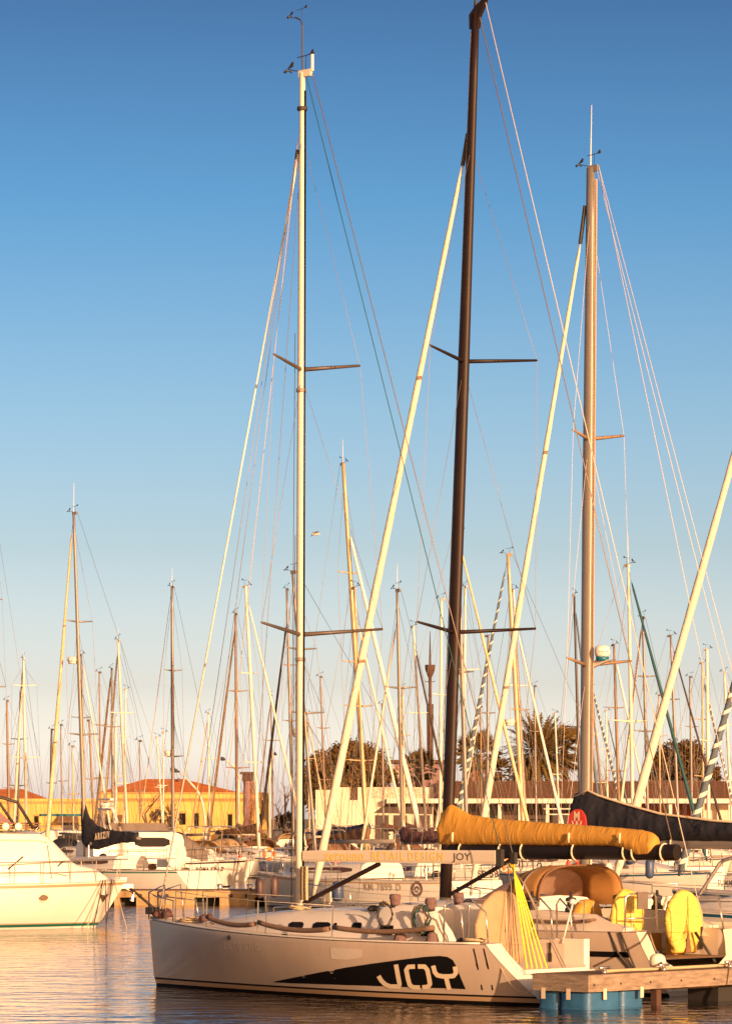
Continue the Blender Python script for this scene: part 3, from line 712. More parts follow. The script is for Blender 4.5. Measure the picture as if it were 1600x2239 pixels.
# ------------------------------------------------------------------ black-masted yacht behind it
blk = thing('sailing_yacht', (xat(973, 84), 84.0, 0), AX, 'grey yacht with a black carbon mast and a golden yellow sail cover on its boom', 'yacht', 'yachts moored at the timber pier')
hb = Hull(4.5, 6.95, 4.0, 1.55, 1.36, rb=0.2, rs=0.55, ta=0.84, um=0.66, p=1.9, wl=0.84, dip=0.08)
hb_o = hb.build(blk, ['hull_grey', 'black', 'gelcoat_cream', 'gelcoat'], [0] * 4 + [0] * 4 + [1, 2, 1, 1, 1], zcap=0.8)
hb.deck(blk, 'deck', cx=(-3.4, -6.9), cw=1.32, sole=0.78, open_aft=True)
for s in (1, -1):
    g = MB(); g.grid([[Vector((hb.xpos(1, z) - 0.012, s * (hb.half(1, z) + 0.006), z)) for z in (1.37, 1.1, 0.8, 0.5, 0.1)], [Vector((hb.xpos(1, z) - 0.014, s * (hb.half(1, z) - wd_), z)) for z, wd_ in ((1.37, .34), (1.1, .36), (0.8, .4), (0.5, .9), (0.1, 1.4))]]); g.build('quarter', 'gelcoat_cream', blk)
    g = MB(); g.grid([[Vector((x, s * 1.31, 0.77)) for x in (-3.4, -5.5, -7.2)], [Vector((x, s * 1.33, 1.40)) for x in (-3.4, -5.5, -6.9)]]); g.build('cockpit_side', 'gelcoat_cream', blk)
MB().box(-7.15, -3.42, -1.3, 1.3, 0.785, 0.80).build('cockpit_sole', 'teak', blk)
MB().box(-6.0, -5.1, -1.30, -1.285, 0.92, 1.30).build('locker_door', 'gelcoat', blk)
MB().prism([(0, 0), (0.1, 0), (0.1, 0.28), (0.07, 0.3), (0.09, 0.62), (0.01, 0.62), (0.03, 0.3), (0, 0.28)], -1.305, -1.27, lambda u, v, d: (-6.35 - u, d, 0.92 + v * 0.8)).build('winch_handle', 'rubber', blk)
MB().box(-5.3, -4.6, -1.29, -0.95, 0.81, 1.25).build('locker', 'canvas_gold', blk)
sb = [(2.4, 0.2, 0.1, 1.45, 1.55), (1.6, 0.8, 0.55, 1.4, 1.78), (0, 1.15, 0.85, 1.38, 1.92), (-2, 1.3, 1.0, 1.36, 2.0), (-3.4, 1.35, 1.05, 1.36, 2.05)]
cab = loft_cabin(blk, 'cabin', sb, 'gelcoat')
cabin_window(cab, sb, 0.9, -1.0, 0.25, 0.7); cabin_window(cab, sb, -1.3, -3.1, 0.28, 0.7)
base = Vector((0, 0, 1.85)); top = to_local(blk, at(1040, 28, 84))
mast = rig(blk, base, top, 0.155, 0.095, 'carbon', [(zat(1383, 84), 2.05), (zat(790, 84), 1.85)], hb, sweep=0.34, fmat='wire', wr=0.007, back=False, hound=0.85, rise=0.14, gear=0.01)
mh = MB(); mh.prism([(0.16, -0.35), (0.17, -0.02), (0.05, 0.10), (-0.28, 0.32), (-0.34, 0.26), (-0.12, -0.12), (-0.10, -0.35)], -0.05, 0.05, lambda u, v, d: (top.x + u, top.y + d, top.z + v)); mh.build('masthead_crane', 'carbon', mast)
MB().tube([top + Vector((-0.3, 0, 0.25)), top + Vector((-0.28, 0, 0.8))], 0.025, 6).build('antenna', 'gelcoat', mast)
MB().tube([top, top + Vector((0.0, 0, 0.5))], [0.06, 0.02], 6).build('vane_post', 'carbon', mast)
MB().tube([base + Vector((0.16, 0.06, 0.4)), top + Vector((0.11, 0.04, -0.4))], 0.012, 4).build('mast_line', 'rope', mast)
zb = lambda py: base.lerp(top, (zat(py, 84) - base.z) / (top.z - base.z))
hd = zb(290); gp = twist('furled_genoa', hd + Vector((0.28, 0, -0.7)), (4.2, 0, 1.95), 0.042, 0.105, 'sail_cream', 'sail_edge', blk, turns=13)
MB().tube([hd + Vector((0.12, 0, 0.0)), hd + Vector((0.28, 0, -0.72))], 0.05, 6).build('swivel', 'rubber', gp)
tube('backstay', [top + Vector((-0.3, 0, 0.2)), (-7.5, 0, 1.4)], 0.011, 'wire_light', blk, 5)
tube('topping_lift', [top + Vector((-0.12, 0, -0.1)), (-6.6, 0, 3.3)], 0.013, 'wire', blk, 5)
bz = 3.06
mb = MB(); rows = [[Vector((x, 0.15 * k * cos(2 * pi * j / 12), bz + 0.17 * k * sin(2 * pi * j / 12))) for j in range(12)] for x, k in ((-0.2, .8), (-0.5, 1), (-6.55, 1.05), (-6.75, 1.05))]
i0 = mb.grid(rows, closed=True); mb.face(range(12)); mb.face(range(36, 48)); bm_ = mb.build('boom', 'carbon_boom', blk, smooth=True, angle=40)
cov = sail_cover(blk, 'sail_cover', 'canvas_gold', [(0.14, 0.50, 0.0), (0.04, 0.78, 0.02), (-0.2, 0.93, 0.02), (-0.45, 0.84, 0.02), (-0.8, 0.68, 0.02), (-1.5, 0.60, 0.02), (-2.6, 0.53, 0.02), (-3.8, 0.47, 0.02), (-5.0, 0.40, 0.02), (-5.35, 0.38, 0.10), (-5.75, 0.35, 0.27), (-6.05, 0.30, 0.25), (-6.2, 0.22, 0.16)], bz + 0.14, 0.20, 0.0035, 4, n=140)
for x in (-0.55, -1.75, -2.4, -3.9, -5.35, -5.6, -6.4):
    tube('sail_tie', [(x, 0.17 * cos(a), bz + 0.19 * sin(a)) for a in [k * 2 * pi / 14 for k in range(15)]], 0.022, 'lettering_cream', bm_, 5)
for x in (-3.9, -5.35, -0.45):
    tube('cover_tie', [(x + 0.02, 0.245, bz + 0.2), (x, 0.25, bz + 0.42)], 0.028, 'lettering_cream', cov, 5)
MB().tube([(-0.15, 0, 2.05), (-2.1, 0, bz - 0.15)], [0.05, 0.05], 8).build('vang', 'carbon', blk)
# dodger: bowed canvas with a clear screen
dg = MB(); rows = []
for i in range(9):
    t = i / 8; x = -2.3 - 1.75 * t; hgt = 0.24 + 0.66 * sin(min(t * 1.35, 1) * pi / 2); hw = 1.25 + 0.22 * t
    rows.append([Vector((x + 0.42 * (1 - sin(a)) * (1 - t) , hw * cos(a) * (abs(cos(a)) ** -0.35 if abs(cos(a)) > 0.02 else 1), 1.86 + hgt * max(0, sin(a)) ** 0.62)) for a in [pi * k / 18 for k in range(19)]])
dg.grid(rows[4:])
dodger = dg.build('dodger', 'canvas_dodger', blk, smooth=True)
sm = dodger.modifiers.new('thickness', 'SOLIDIFY'); sm.thickness = 0.02
tube('hoop', rows[-1], 0.024, 'canvas_brown', dodger, 6); tube('hoop', [Vector((p.x + 0.5, p.y, p.z - 0.02)) for p in rows[-1]], 0.02, 'steel', dodger, 6)
g = MB(); g.grid(rows[:5]); g.build('clear_screen', 'clear_vinyl', dodger, smooth=True)
for s in (1, -1):
    co = MB(); sec = []
    for x, zt in ((-3.35, 1.75), (-4.2, 1.80), (-5.6, 1.72), (-6.6, 1.45)):
        sec.append([Vector((x, s * 1.72, 1.30)), Vector((x, s * 1.64, zt)), Vector((x, s * 1.34, zt)), Vector((x, s * 1.28, 1.2))])
    i0 = co.grid(sec); co.face(range(i0, i0 + 4)); co.face(range(i0 + 12, i0 + 16)); co.build('coaming', 'deck', blk)
    for x in (-3.9, -5.0): winch(blk, (x, s * 1.5, 1.77), s=1.35)
    tube('hand_rail', arc((-3.4, s * 1.75, 1.65), (-5.9, s * 1.75, 1.62), 0.08), 0.03, 'pad_tan', blk, 6)
rails(blk, hb, (3.4, 1.8, 0.0, -2.0, -4.0, -5.6), hgt=0.68, r=0.014, pushpit=False)
wheel_cover(blk, 'winch_cover', (-5.15, 1.15, 1.62), 0.44, 0.42, 'canvas_gold', th=0.22)
wheel_cover(blk, 'wheel_cover', (-6.15, 0.98, 1.66), 0.60, 0.62, 'canvas_yellow', yaw=radians(6), th=0.13, pear=0.85)
wheel_cover(blk, 'wheel_cover', (-6.25, -0.86, 1.53), 0.57, 0.70, 'canvas_yellow', yaw=radians(-5), th=0.15, pear=0.62, slit=True)
for y in (0.98, -0.86): MB().box(-6.1, -5.85, y - 0.12, y + 0.12, 0.80, 1.45).build('wheel_pedestal', 'canvas_gold', blk)
tube('tiller_strut', [(-6.5, -0.95, 1.30), (-7.0, -1.05, 0.62)], 0.035, 'rubber', blk, 6)
pts = [(-6.6, 1.62, 1.36), (-6.6, 1.6, 2.1), (-6.65, 1.5, 2.18), (-6.7, 0.75, 2.18), (-6.7, 0.68, 2.1), (-6.7, 0.65, 1.36)]
tube('pushpit', pts, 0.022, 'steel', blk, 6); tube('pushpit', [(-6.6, 1.6, 1.65), (-6.7, 0.66, 1.65)], 0.02, 'steel', blk, 6)
for y in (-1.55,): tube('pushpit', [(-5.9, y * 1.05, 1.36), (-5.9, y, 2.1), (-6.8, y * 0.9, 2.1), (-7.0, y * 0.85, 1.36)], 0.02, 'steel', blk, 6)
MB().box(-6.74, -6.71, 1.0, 1.35, 1.85, 2.22).build('outboard_bracket', 'canvas_grey', blk)
for y0, z0 in ((0.6, 1.2), (0.3, 1.2)):
    tube('stern_line', [(-6.3 - (y0 - .3), 1.78, 1.37), (-6.5 - (y0 - .3), hb.y(-6.5, 0.9) + 0.03, 0.9), (-6.9, hb.y(-6.9, 0.35) + 0.03, 0.35)], 0.024, 'rope_dark', blk, 5)
g = MB(); g.grid([[Vector((x, hb.y(x, z) + 0.008, z)) for x in (-5.0, -5.6, -6.1, -6.6, -6.75)] for z in (0.94, 0.82)]); g.build('hull_stripe', 'black', hb_o)

# ------------------------------------------------------------------ third yacht, navy cover
navy = thing('sailing_yacht', (xat(1277, 87.2), 87.2, 0), AX, 'yacht with tall grey mast and navy sail cover bearing a round red badge', 'yacht', 'yachts moored at the timber pier')
hn = Hull(3.9, 6.4, 3.7, 1.45, 1.30, rb=0.2, rs=0.5, ta=0.88, um=0.66, p=1.9, wl=0.86)
hn_o = hn.build(navy, ['gelcoat', 'boot_blue', 'gelcoat', 'gelcoat'], [0] * 8 + [1, 2, 1, 1, 1], zcap=0.75)
hn.deck(navy, 'deck', cx=(-2.6, -6.3), cw=1.3, sole=0.72, open_aft=True)
for s in (1, -1):
    g = MB(); g.grid([[Vector((x, s * 1.31, 0.70)) for x in (-2.6, -4.2, -5.62)], [Vector((x, s * 1.33, 1.36)) for x in (-2.6, -4.2, -5.56)]]); g.build('cockpit_side', 'gelcoat_cream', navy)
MB().box(-5.9, -2.62, -1.25, 1.25, 0.73, 0.745).build('cockpit_sole', 'teak', navy)
sn = [(2.3, 0.2, 0.1, 1.35, 1.5), (1.4, 0.8, 0.55, 1.35, 1.7), (0, 1.1, 0.8, 1.32, 1.85), (-2.6, 1.25, 0.95, 1.32, 1.95)]
cab = loft_cabin(navy, 'cabin', sn, 'gelcoat'); cabin_window(cab, sn, 0.9, -0.6, 0.3, 0.7); cabin_window(cab, sn, -0.9, -2.2, 0.3, 0.7)
base = Vector((0, 0, 1.8)); top = to_local(navy, at(1291, 366, 87.2))
mast = rig(navy, base, top, 0.155, 0.115, 'alu', [(zat(1455, 87.2), 1.2), (zat(960, 87.2), 0.95)], hn, sweep=0.34, fmat='wire_light', wr=0.006, back=False, hound=0.94, sx=1.75, rise=0.13, gear=0.75, antenna=1.45, inner=0, spm='brown_mast')
MB().tube([base + Vector((-0.20, 0.0, 0.9)), top + Vector((-0.15, 0, -0.3))], 0.03, 5).build('sail_track', 'lettering_cream', mast)
MB().tube([base + Vector((-0.26, 0.03, 1.2)), top + Vector((-0.22, 0.03, -0.3))], 0.014, 4).build('halyard', 'rope_red', mast)
zn = lambda py: base.lerp(top, (zat(py, 87.2) - base.z) / (top.z - base.z))
gp = twist('furled_genoa', zn(470) + Vector((0.30, 0, -0.6)), (3.6, 0, 1.9), 0.034, 0.088, 'sail_cream', 'sail_edge', navy, turns=12)
MB().tube([zn(470) + Vector((0.16, 0, 0.25)), zn(470) + Vector((0.31, 0, -0.65))], 0.05, 6).build('swivel', 'rubber', gp)
for p, q, m_ in ((top + Vector((-0.25, 0, 0)), (-5.7, 0.8, 1.4), 'wire_light'), (top + Vector((-0.25, 0, 0)), (-5.7, -0.8, 1.4), 'wire_light'), (top + Vector((-0.2, 0, -.1)), (-5.4, 0, 3.3), 'wire_light')):
    tube('backstay', [p, q], 0.009, m_, navy, 4)
rd = radar(navy, zn(1437) + Vector((-0.45, -0.05, 0)), 0.62, True)
pz = zn(1437) + Vector((-0.45, -0.05, 0))
MB().prism([(0.1, -0.10), (-0.5, -0.10), (-0.3, -0.15), (0.3, -0.36)], -0.05, 0.05, lambda u, v, d: (pz.x + 0.1 + u * 0.9, pz.y + d, pz.z + v * 0.8)).build('radar_bracket', 'gelcoat', rd)
ang = radians(90) - navy.rotation_euler[2] - radians(90)
Rl = Matrix.Rotation(-navy.rotation_euler[2], 3, 'Z')
text_mesh('R·LINEAR', 0.05, lambda u, v: pz + Rl @ Vector((0.200 * sin(u / 0.200 + 0.1), -0.200 * cos(u / 0.200 + 0.1), 0.11 + v)), 'lettering', 'lettering_dark', rd, space=1.1)
bz = 3.22
mb = MB(); rows = [[Vector((x, 0.10 * cos(2 * pi * j / 12), bz + 0.13 * sin(2 * pi * j / 12))) for j in range(12)] for x in (-0.2, -6.2)]
i0 = mb.grid(rows, closed=True); mb.face(range(12)); mb.face(range(12, 24)); bm_ = mb.build('boom', 'alu', navy, smooth=True, angle=40)
cov = sail_cover(navy, 'sail_cover', 'canvas_navy', [(0.36, 0.85, 0.05), (0.30, 1.06, 0.05), (-0.1, 1.17, 0.05), (-0.5, 1.02, 0.05), (-1.3, 0.82, 0.05), (-2.4, 0.58, 0.05), (-4.0, 0.42, 0.05), (-6.3, 0.33, 0.05)], bz + 0.10, 0.24, 0.016, 9, n=90)
tube('piping', [(0.2, 0.1, bz + 1.1), (-0.15, 0.06, bz + 1.25), (-0.5, 0.08, bz + 1.12), (-1.3, 0.09, bz + 0.92), (-2.4, 0.1, bz + 0.68), (-4.0, 0.1, bz + 0.52), (-6.3, 0.1, bz + 0.43)], 0.03, 'lettering_cream', cov, 5)
# round badge with its two W marks, facing the quay side
bc = Vector((0.0, 0.262, bz + 0.50))
bfn = lambda u, v, d: (bc.x - u, bc.y + 0.012 + d, bc.z + v)
bd = MB(); bd.prism([(0.27 * cos(2 * pi * k / 24), 0.30 * sin(2 * pi * k / 24)) for k in range(24)], -0.10, 0.0, bfn); bdg = bd.build('badge', 'red', cov)
text_mesh('W', 0.36, lambda u, v: bfn(u, v - 0.13, 0.006), 'lettering', 'lettering_cream', bdg, sx=0.8, bold=0.012)
text_mesh('M', 0.30, lambda u, v: bfn(u, v + 0.12, 0.006), 'lettering', 'lettering_cream', bdg, sx=0.8, bold=0.012)
for x in (-2.7, -5.3):
    tube('sail_tie', [(x, 0.13 * cos(a), bz + 0.16 * sin(a)) for a in [k * 2 * pi / 14 for k in range(15)]], 0.022, 'lettering_cream', bm_, 5)
rails(navy, hn, (3.0, 1.5, 0, -2.0, -3.9), hgt=0.65, r=0.014)
for dq in (0, 2.2):
    tube('bimini_frame', [to_local(navy, at(px_, py_, dd_ + dq)) for px_, py_, dd_ in ((1508, 2000, 84.0), (1521, 1970, 84.0), (1574, 1888, 83.8), (1582, 1882, 83.8), (1660, 1858, 83.0))], 0.045, 'steel', navy, 7)

# ------------------------------------------------------------------ floating timber pier
PN = radians(47)                                     # the pier's long direction
pier = thing('timber_pier', (xat(1285, 72.3), 72.3, 0), PN, 'weathered timber pier with a grey fascia floating on blue plastic tanks', 'pier')
PL, PW = 16.0, 1.34
pm = MB()
for i in range(80):
    x = i * 0.2; pm.box(x + 0.004, x + 0.192, -0.02 + 0.01 * (i % 3), PW + 0.02, 0.62, 0.70)
pm.build('deck_boards', 'pier_deck', pier)
MB().box(0.002, PL, -0.06, -0.004, 0.36, 0.695).build('fascia', 'pier_wood', pier)
MB().box(-0.06, -0.003, -0.06, PW + 0.05, 0.36, 0.695).build('fascia', 'pier_wood', pier)
MB().box(0.05, PL, 0.3, 0.5, 0.30, 0.60).build('beam', 'pier_wood', pier)
def tank(x0, x1, y0, y1):
    g = MB(); rows = []; r = 0.14
    def ring(k, z):
        out = []
        for cx, cy, a0 in ((x1 - r, y1 - r, 0), (x0 + r, y1 - r, 90), (x0 + r, y0 + r, 180), (x1 - r, y0 + r, 270)):
            for j in range(5):
                a = radians(a0 + j * 22.5); out.append((cx + (r - k) * cos(a), cy + (r - k) * sin(a), z))
        return out
    i0 = g.grid([ring(0.06, -0.25), ring(0, -0.2), ring(0, -0.03), ring(-0.012, -0.02), ring(-0.012, 0.02), ring(0, 0.03), ring(0, 0.33), ring(0.04, 0.36)], closed=True)
    g.face([i0 + 7 * 20 + j for j in range(20)])
    return g.build('float_tank', 'float_blue', pier, smooth=True, angle=40)
for x0, x1, y0, y1 in ((0.0, 1.05, 0.0, 0.76), (0.02, 0.8, 0.80, 1.34), (1.22, 1.95, 0.12, 1.2), (6.2, 7.4, 0.1, 1.2), (10.5, 11.6, 0.1, 1.2)):
    t_ = tank(x0, x1, y0, y1)
for x, y in ((0.45, -0.066), (1.62, -0.066), (-0.064, 0.45), (-0.064, 1.1)):
    g = MB()
    if y < 0: g.box(x - 0.05, x + 0.05, y - 0.006, y, 0.20, 0.42)
    else: g.box(x - 0.006, x, y - 0.05, y + 0.05, 0.20, 0.42)
    g.build('strap', 'lettering_cream', pier)
for k, x in enumerate((0.12, 0.95, 1.9, 2.9, 4.0, 5.0)): MB().lathe([(0.02, 0), (0.025, 0.012)], (x, -0.075, 0.5), 8, axis='y').build('bolt', 'rubber', pier)
for x in (0.7, 2.6, 4.8):
    g = MB().lathe([(0.06, 0.7), (0.05, 0.74), (0.03, 0.80)], (x, 0.15, 0), 8).tube([(x - 0.16, 0.15, 0.82), (x + 0.16, 0.15, 0.82)], 0.028, 6); g.build('cleat', 'steel', pier, smooth=True)
MB().box(2.3, 2.45, 0.1, 0.25, -0.8, 0.6).build('pile', 'rust', pier); MB().box(4.6, 6.0, 0.3, 1.1, -0.3, 0.58).build('float_tank', 'rubber', pier)
pw = lambda x, y, z: Vector(pier.location) + Matrix.Rotation(PN, 3, 'Z') @ Vector((x, y, z))
jw = lambda r, x, y, z: Vector(r.location) + Matrix.Rotation(r.rotation_euler[2], 3, 'Z') @ Vector((x, y, z))
def rope(pts, r, m, label, group=None):
    o = MB().tube(pts, r, 5).build('mooring_rope', m, smooth=True, fix=False); return tag(o, label, 'rope', group)
rope(arc(pw(-0.02, 1.2, 0.6), jw(joy, -7.6, 0.9, 0.35), 0.12), 0.016, 'rope_dark', 'thin dark mooring line from the pier end to the grey racing yacht transom')
rope(arc(pw(-0.02, 1.3, 0.45), jw(joy, -6.7, 1.3, 1.2), 0.45, 12), 0.012, 'rope', 'slack pale line looping down from the grey racing yacht quarter to the pier')
rope(arc(pw(2.6, 0.15, 0.8), jw(blk, -7.0, 1.3, 1.38), 0.1), 0.025, 'rope', 'pale twisted mooring rope running from the pier cleat to the gold covered yacht')
rope([pw(0.9, 0.35, 0.73), pw(1.6, 0.5, 0.73), pw(3.0, 0.25, 0.74), pw(4.6, 0.35, 0.74), pw(8, 0.5, 0.74)], 0.035, 'rope', 'thick pale hose lying along the boards of the timber pier')
rope([pw(4.45, -0.25, 0.85), pw(4.2, -0.5, 0.1), pw(4.15, -0.55, -0.5)], 0.025, 'rope', 'pale rope hanging from the timber pier down into the water')
f = thing('fender', pw(3.15, 0.75, 0.70), 0, 'round white fender sitting on the timber pier behind the yellow wheel covers', 'fender')
MB().lathe([(0.03, 0.0), (0.12, 0.015), (0.165, 0.08), (0.175, 0.17), (0.15, 0.26), (0.09, 0.31), (0.03, 0.325)], (0, 0, 0), 16).build('body', 'fender_white', f, smooth=True)
MB().lathe([(0.03, 0.32), (0.03, 0.36), (0.01, 0.38)], (0, 0, 0), 8).build('eye', 'fender_blue', f, smooth=True)

# ------------------------------------------------------------------ motor yachts
def motor_yacht(label, bowpx, D, psi, L, beam, fb, fa, cabin, mats=('gelcoat', 'boot_green', 'gelcoat', 'stripe_tan'), windows=(), rail=(0.6, 9, 0.72), group=None, hullstripe=True, name='motor_yacht', rb=1.1, cm='gelcoat', wm='window_dark'):
    t = thing(name, (xat(bowpx, D), D, 0), psi, label, 'motor yacht', group)
    h = Hull(0.0, L, beam, fb, fa, rb=rb, rs=0.1, ta=0.95, um=0.5, p=2.3, wl=0.78, dip=0.03, flare=2.4, bowfull=1.5)
    h.build(t, list(mats), [0, 3 if hullstripe else 0, 0, 0, 0, 0, 0, 0, 3, 1, 2, 1, 1], n=22)
    h.deck(t, 'gelcoat', camber=0.10)
    cb = loft_cabin(t, 'cabin', cabin, cm)
    for x0, x1, f0, f1 in windows:
        cabin_window(cb, cabin, x0, x1, f0, f1, wm, -1); cabin_window(cb, cabin, x0, x1, f0, f1, wm, 1)
    if rail:
        n, x1, hgt = 9, rail[1], rail[2]
        for s in (1, -1):
            tops = []
            for i in range(n):
                x = -rail[0] - (x1 - rail[0]) * i / (n - 1); p = h.deckpt(x, 0.08, 0, s); q = h.deckpt(x, 0.02, hgt, s); tops.append(q)
                MB().tube([p, q], 0.018, 5).build('stanchion', 'steel', t, fix=False)
            tube('rail', [Vector((0.05, 0, h.fb + hgt))] + tops, 0.022, 'steel', t, 5)
            tube('rail', [p_.lerp(Vector((p_.x, p_.y, p_.z - hgt)), 0.5) for p_ in tops], 0.012, 'steel', t, 4)
    return t, h, cb
c1 = [(-0.7, 0.2, 0.15, 1.62, 1.72), (-1.3, 0.75, 0.55, 1.6, 2.05), (-2.1, 1.15, 0.9, 1.6, 2.22), (-2.3, 1.25, 1.0, 1.58, 2.35), (-3.1, 1.5, 1.15, 1.55, 3.15), (-3.5, 1.55, 1.2, 1.55, 3.32), (-7.5, 1.6, 1.3, 1.5, 3.40), (-9.5, 1.6, 1.3, 1.5, 3.3)]
lm, lh, lc = motor_yacht('large cream motor yacht with covered windscreen moored nearest the camera beside open water', 277, 128, radians(22), 13.0, 4.2, 1.62, 1.5, c1, rail=(0.3, 9, 0.75))
cs2 = lambda x, f_: (lambda p: Vector((p.x, -p.y - 0.03, p.z + 0.02)))(cabin_side(c1, x, f_))
for x, f0, f1, dx in ((-4.75, 0.28, 0.52, 0.55), (-2.95, 0.40, 0.66, 0.3)):
    tube('wiper', [cs2(x, f0), cs2(x + dx * 0.5, (f0 + f1) / 2), cs2(x + dx, f1)], 0.025, 'rubber', lm, 4)
for xs_ in ((-3.2, -3.25, -3.3), (-5.2, -5.25, -5.3)): tube('cover_seam', [cs2(xs_[0], 0.1), cs2(xs_[1], 0.45), cs2(xs_[2], 0.78)], 0.012, 'stripe_tan', lm, 4)
tube('cover_seam', [cs2(x, 0.22) for x in (-2.6, -3.2, -4, -5, -6.5)], 0.014, 'stripe_tan', lm, 4)
tube('cover_seam', [Vector((x, -y - 0.01, z)) for x, y, z in [tuple(cabin_side(c1, x, 0.84)) for x in (-3.3, -3.6, -4.5, -6)]], 0.02, 'lettering_cream', lm, 4)
g = MB().lathe([(0.15, 0), (0.17, 0.02), (0.17, 0.03)], (0, 0, 0), 14, axis='y', ); pho = g.build('porthole', 'lettering_cream', lm); pho.scale = (1.5, 1, 0.9)
pz_ = Vector((-3.55, -lh.y(-3.55, 1.08) - 0.025, 1.08)); pho.location = pz_
pg = MB().lathe([(0.11, 0), (0.12, 0.015)], (0, -0.02, 0), 14, axis='y').build('pane', 'window_brown', pho)
for k in range(3): MB().box(-6.6, -3.7 + 0.15 * k, -0.9, 0.9, 3.44 + 0.08 * k, 3.49 + 0.08 * k).build('fly_slat', 'canvas_brown', lm)
sc = MB(); sc.grid([[Vector((x, y, 3.66)) for x, y in ((-7.5, -1.2), (-5.0, -1.15), (-4.4, -0.7), (-4.2, 0), (-4.4, 0.7), (-5, 1.15), (-7.5, 1.2))], [Vector((x, y, 4.1)) for x, y in ((-7.5, -1.25), (-5.4, -1.2), (-4.9, -0.7), (-4.7, 0), (-4.9, 0.7), (-5.4, 1.2), (-7.5, 1.25))]]); sc.build('fly_screen', 'canvas_mauve', lm)
tube('fly_frame', [(-3.7, -1.0, 3.45), (-4.3, -1.1, 4.35), (-5.0, -1.1, 4.55), (-7.5, -1.1, 4.6)], 0.06, 'rubber', lm, 6)
tube('fly_frame', [(-3.7, 1.0, 3.45), (-4.3, 1.1, 4.35), (-5.0, 1.1, 4.55), (-7.5, 1.1, 4.6)], 0.05, 'rubber', lm, 6)
for y in (-0.2, -0.75): MB().lathe([(0.05, 0), (0.2, 0.03), (0.2, 0.12), (0.06, 0.2)], (-5.1, y, 3.62), 12, axis='x').location = (0, 0, 0) if False else None
for x in (-4.3, -4.75):
    MB().lathe([(0.02, 0.0), (0.12, 0.02), (0.14, 0.06), (0.05, 0.2)], (x, -1.28, 3.52), 10, axis='y').build('horn', 'gelcoat', lm, smooth=True)
for s in (1, -1):
    g = MB(); g.poly([(-1.35, s * (lh.y(-1.35, 1.35) + 0.006), 1.38), (-0.55, s * (lh.y(-0.55, 1.35) + 0.006), 1.40), (-1.0, s * (lh.y(-1.0, 0.9) + 0.012), 0.86)]); g.build('bow_shade', 'window_brown', lm)  # dark triangle painted on as the shade under the bow flare
MB().box(-0.35, 0.22, -0.07, 0.07, 1.35, 1.50).build('bow_roller', 'steel', lm)
MB().tube([(-0.15, 0, 1.42), (0.25, 0, 1.2), (0.18, 0, 0.9)], [0.06, 0.05, 0.09], 6).build('anchor', 'steel', lm)
MB().lathe([(0.14, 0), (0.17, 0.12), (0.08, 0.24)], (-1.0, 0, 1.72), 8).build('windlass', 'rubber', lm)
lw = lambda x, y, z: jw(lm, x, y, z)
for k, (x, dx, m_) in enumerate(((-1.1, -0.5, 'rope_dark'), (-1.0, -0.15, 'rope_dark'), (-0.7, -0.55, 'rope_dark'), (-0.6, 0.1, 'rope'), (-1.2, -0.9, 'rope'))):
    p = lw(x, -lh.y(x, 1.6) + 0.0, 1.66)
    rope(arc(p, lw(x + dx - 0.1, -1.35 - 0.2 * k, -0.15), 0.03, 6), 0.016 if k else 0.022, m_, ('dark', 'second dark', 'slanting dark', 'pale steep', 'pale slack')[k] + ' mooring rope hanging from the cream motor yacht bow into the water')
for k in range(2):
    rope([lw(0.1, -0.1 - 0.1 * k, 1.35), lw(0.9 + 0.1 * k, -0.5, 0.55), lw(1.6 + 0.15 * k, -0.8, -0.1)], 0.03, 'rope_dark', ('upper' if k else 'lower') + ' thick dark bow line from the cream motor yacht down to the water')

c2 = [(-0.9, 0.2, 0.1, 1.42, 1.5), (-1.6, 0.7, 0.5, 1.42, 1.72), (-2.4, 1.0, 0.75, 1.4, 1.85), (-2.6, 1.15, 0.9, 1.4, 1.95), (-4.0, 1.4, 1.12, 1.38, 2.95), (-4.5, 1.45, 1.2, 1.38, 3.12), (-8.0, 1.5, 1.25, 1.35, 3.15), (-9.2, 1.45, 1.2, 1.35, 2.6)]
rm, rh, rc = motor_yacht('white motor yacht marked ROMA 9264 D with grey windscreen cover behind the concrete pontoon', 538, 197, radians(24), 11.5, 3.9, 1.58, 1.4, c2, windows=((-4.9, -6.9, 0.52, 0.8),), rail=(0.4, 8.5, 0.7), rb=1.0, mats=('gelcoat', 'boot_dark', 'gelcoat', 'boot_dark'))
loft_cabin(rc, 'windscreen_cover', [(-2.66, 1.21, 0.97, 1.5, 2.12), (-3.3, 1.34, 1.07, 1.62, 2.56), (-4.06, 1.47, 1.19, 1.8, 3.06)], 'canvas_grey')
fp = [(-4.9, 1.15), (-4.6, 0.7), (-4.5, 0.0), (-4.6, -0.7), (-4.9, -1.15), (-8.0, -1.2)]
g = MB(); g.grid([[Vector((x, y, 3.13)) for x, y in fp], [Vector((x - 0.3, y * 1.05, 3.55)) for x, y in fp]]); g.build('fly_screen', 'canvas_grey', rm)
tube('radar_arch', [(-7.6, 1.2, 3.1), (-8.0, 1.0, 4.3), (-8.0, -1.0, 4.3), (-7.6, -1.2, 3.1)], 0.09, 'gelcoat', rm, 6)
radar(rm, (-7.9, 0.2, 4.42), 1.3); MB().box(-8.1, -7.9, -0.9, 0.9, 4.75, 4.85).build('radar_bar', 'gelcoat', rm)
tf = lambda x0, z0, h: (lambda u, v: (x0 + u, -h.y(x0 + u, z0 + v) - 0.012, z0 + v))
text_mesh('ROMA 9264 D', 0.32, tf(-2.6, 1.08, rh), 'lettering', 'lettering_dark', rm, space=1.15, sx=0.85, bold=0.012)
g = MB(); q = tf(-4.2, 1.08, rh); g.poly([q(0.28 * cos(k * .63), 0.13 * sin(k * .63)) for k in range(10)]); g.build('emblem', 'lettering_dark', rm)

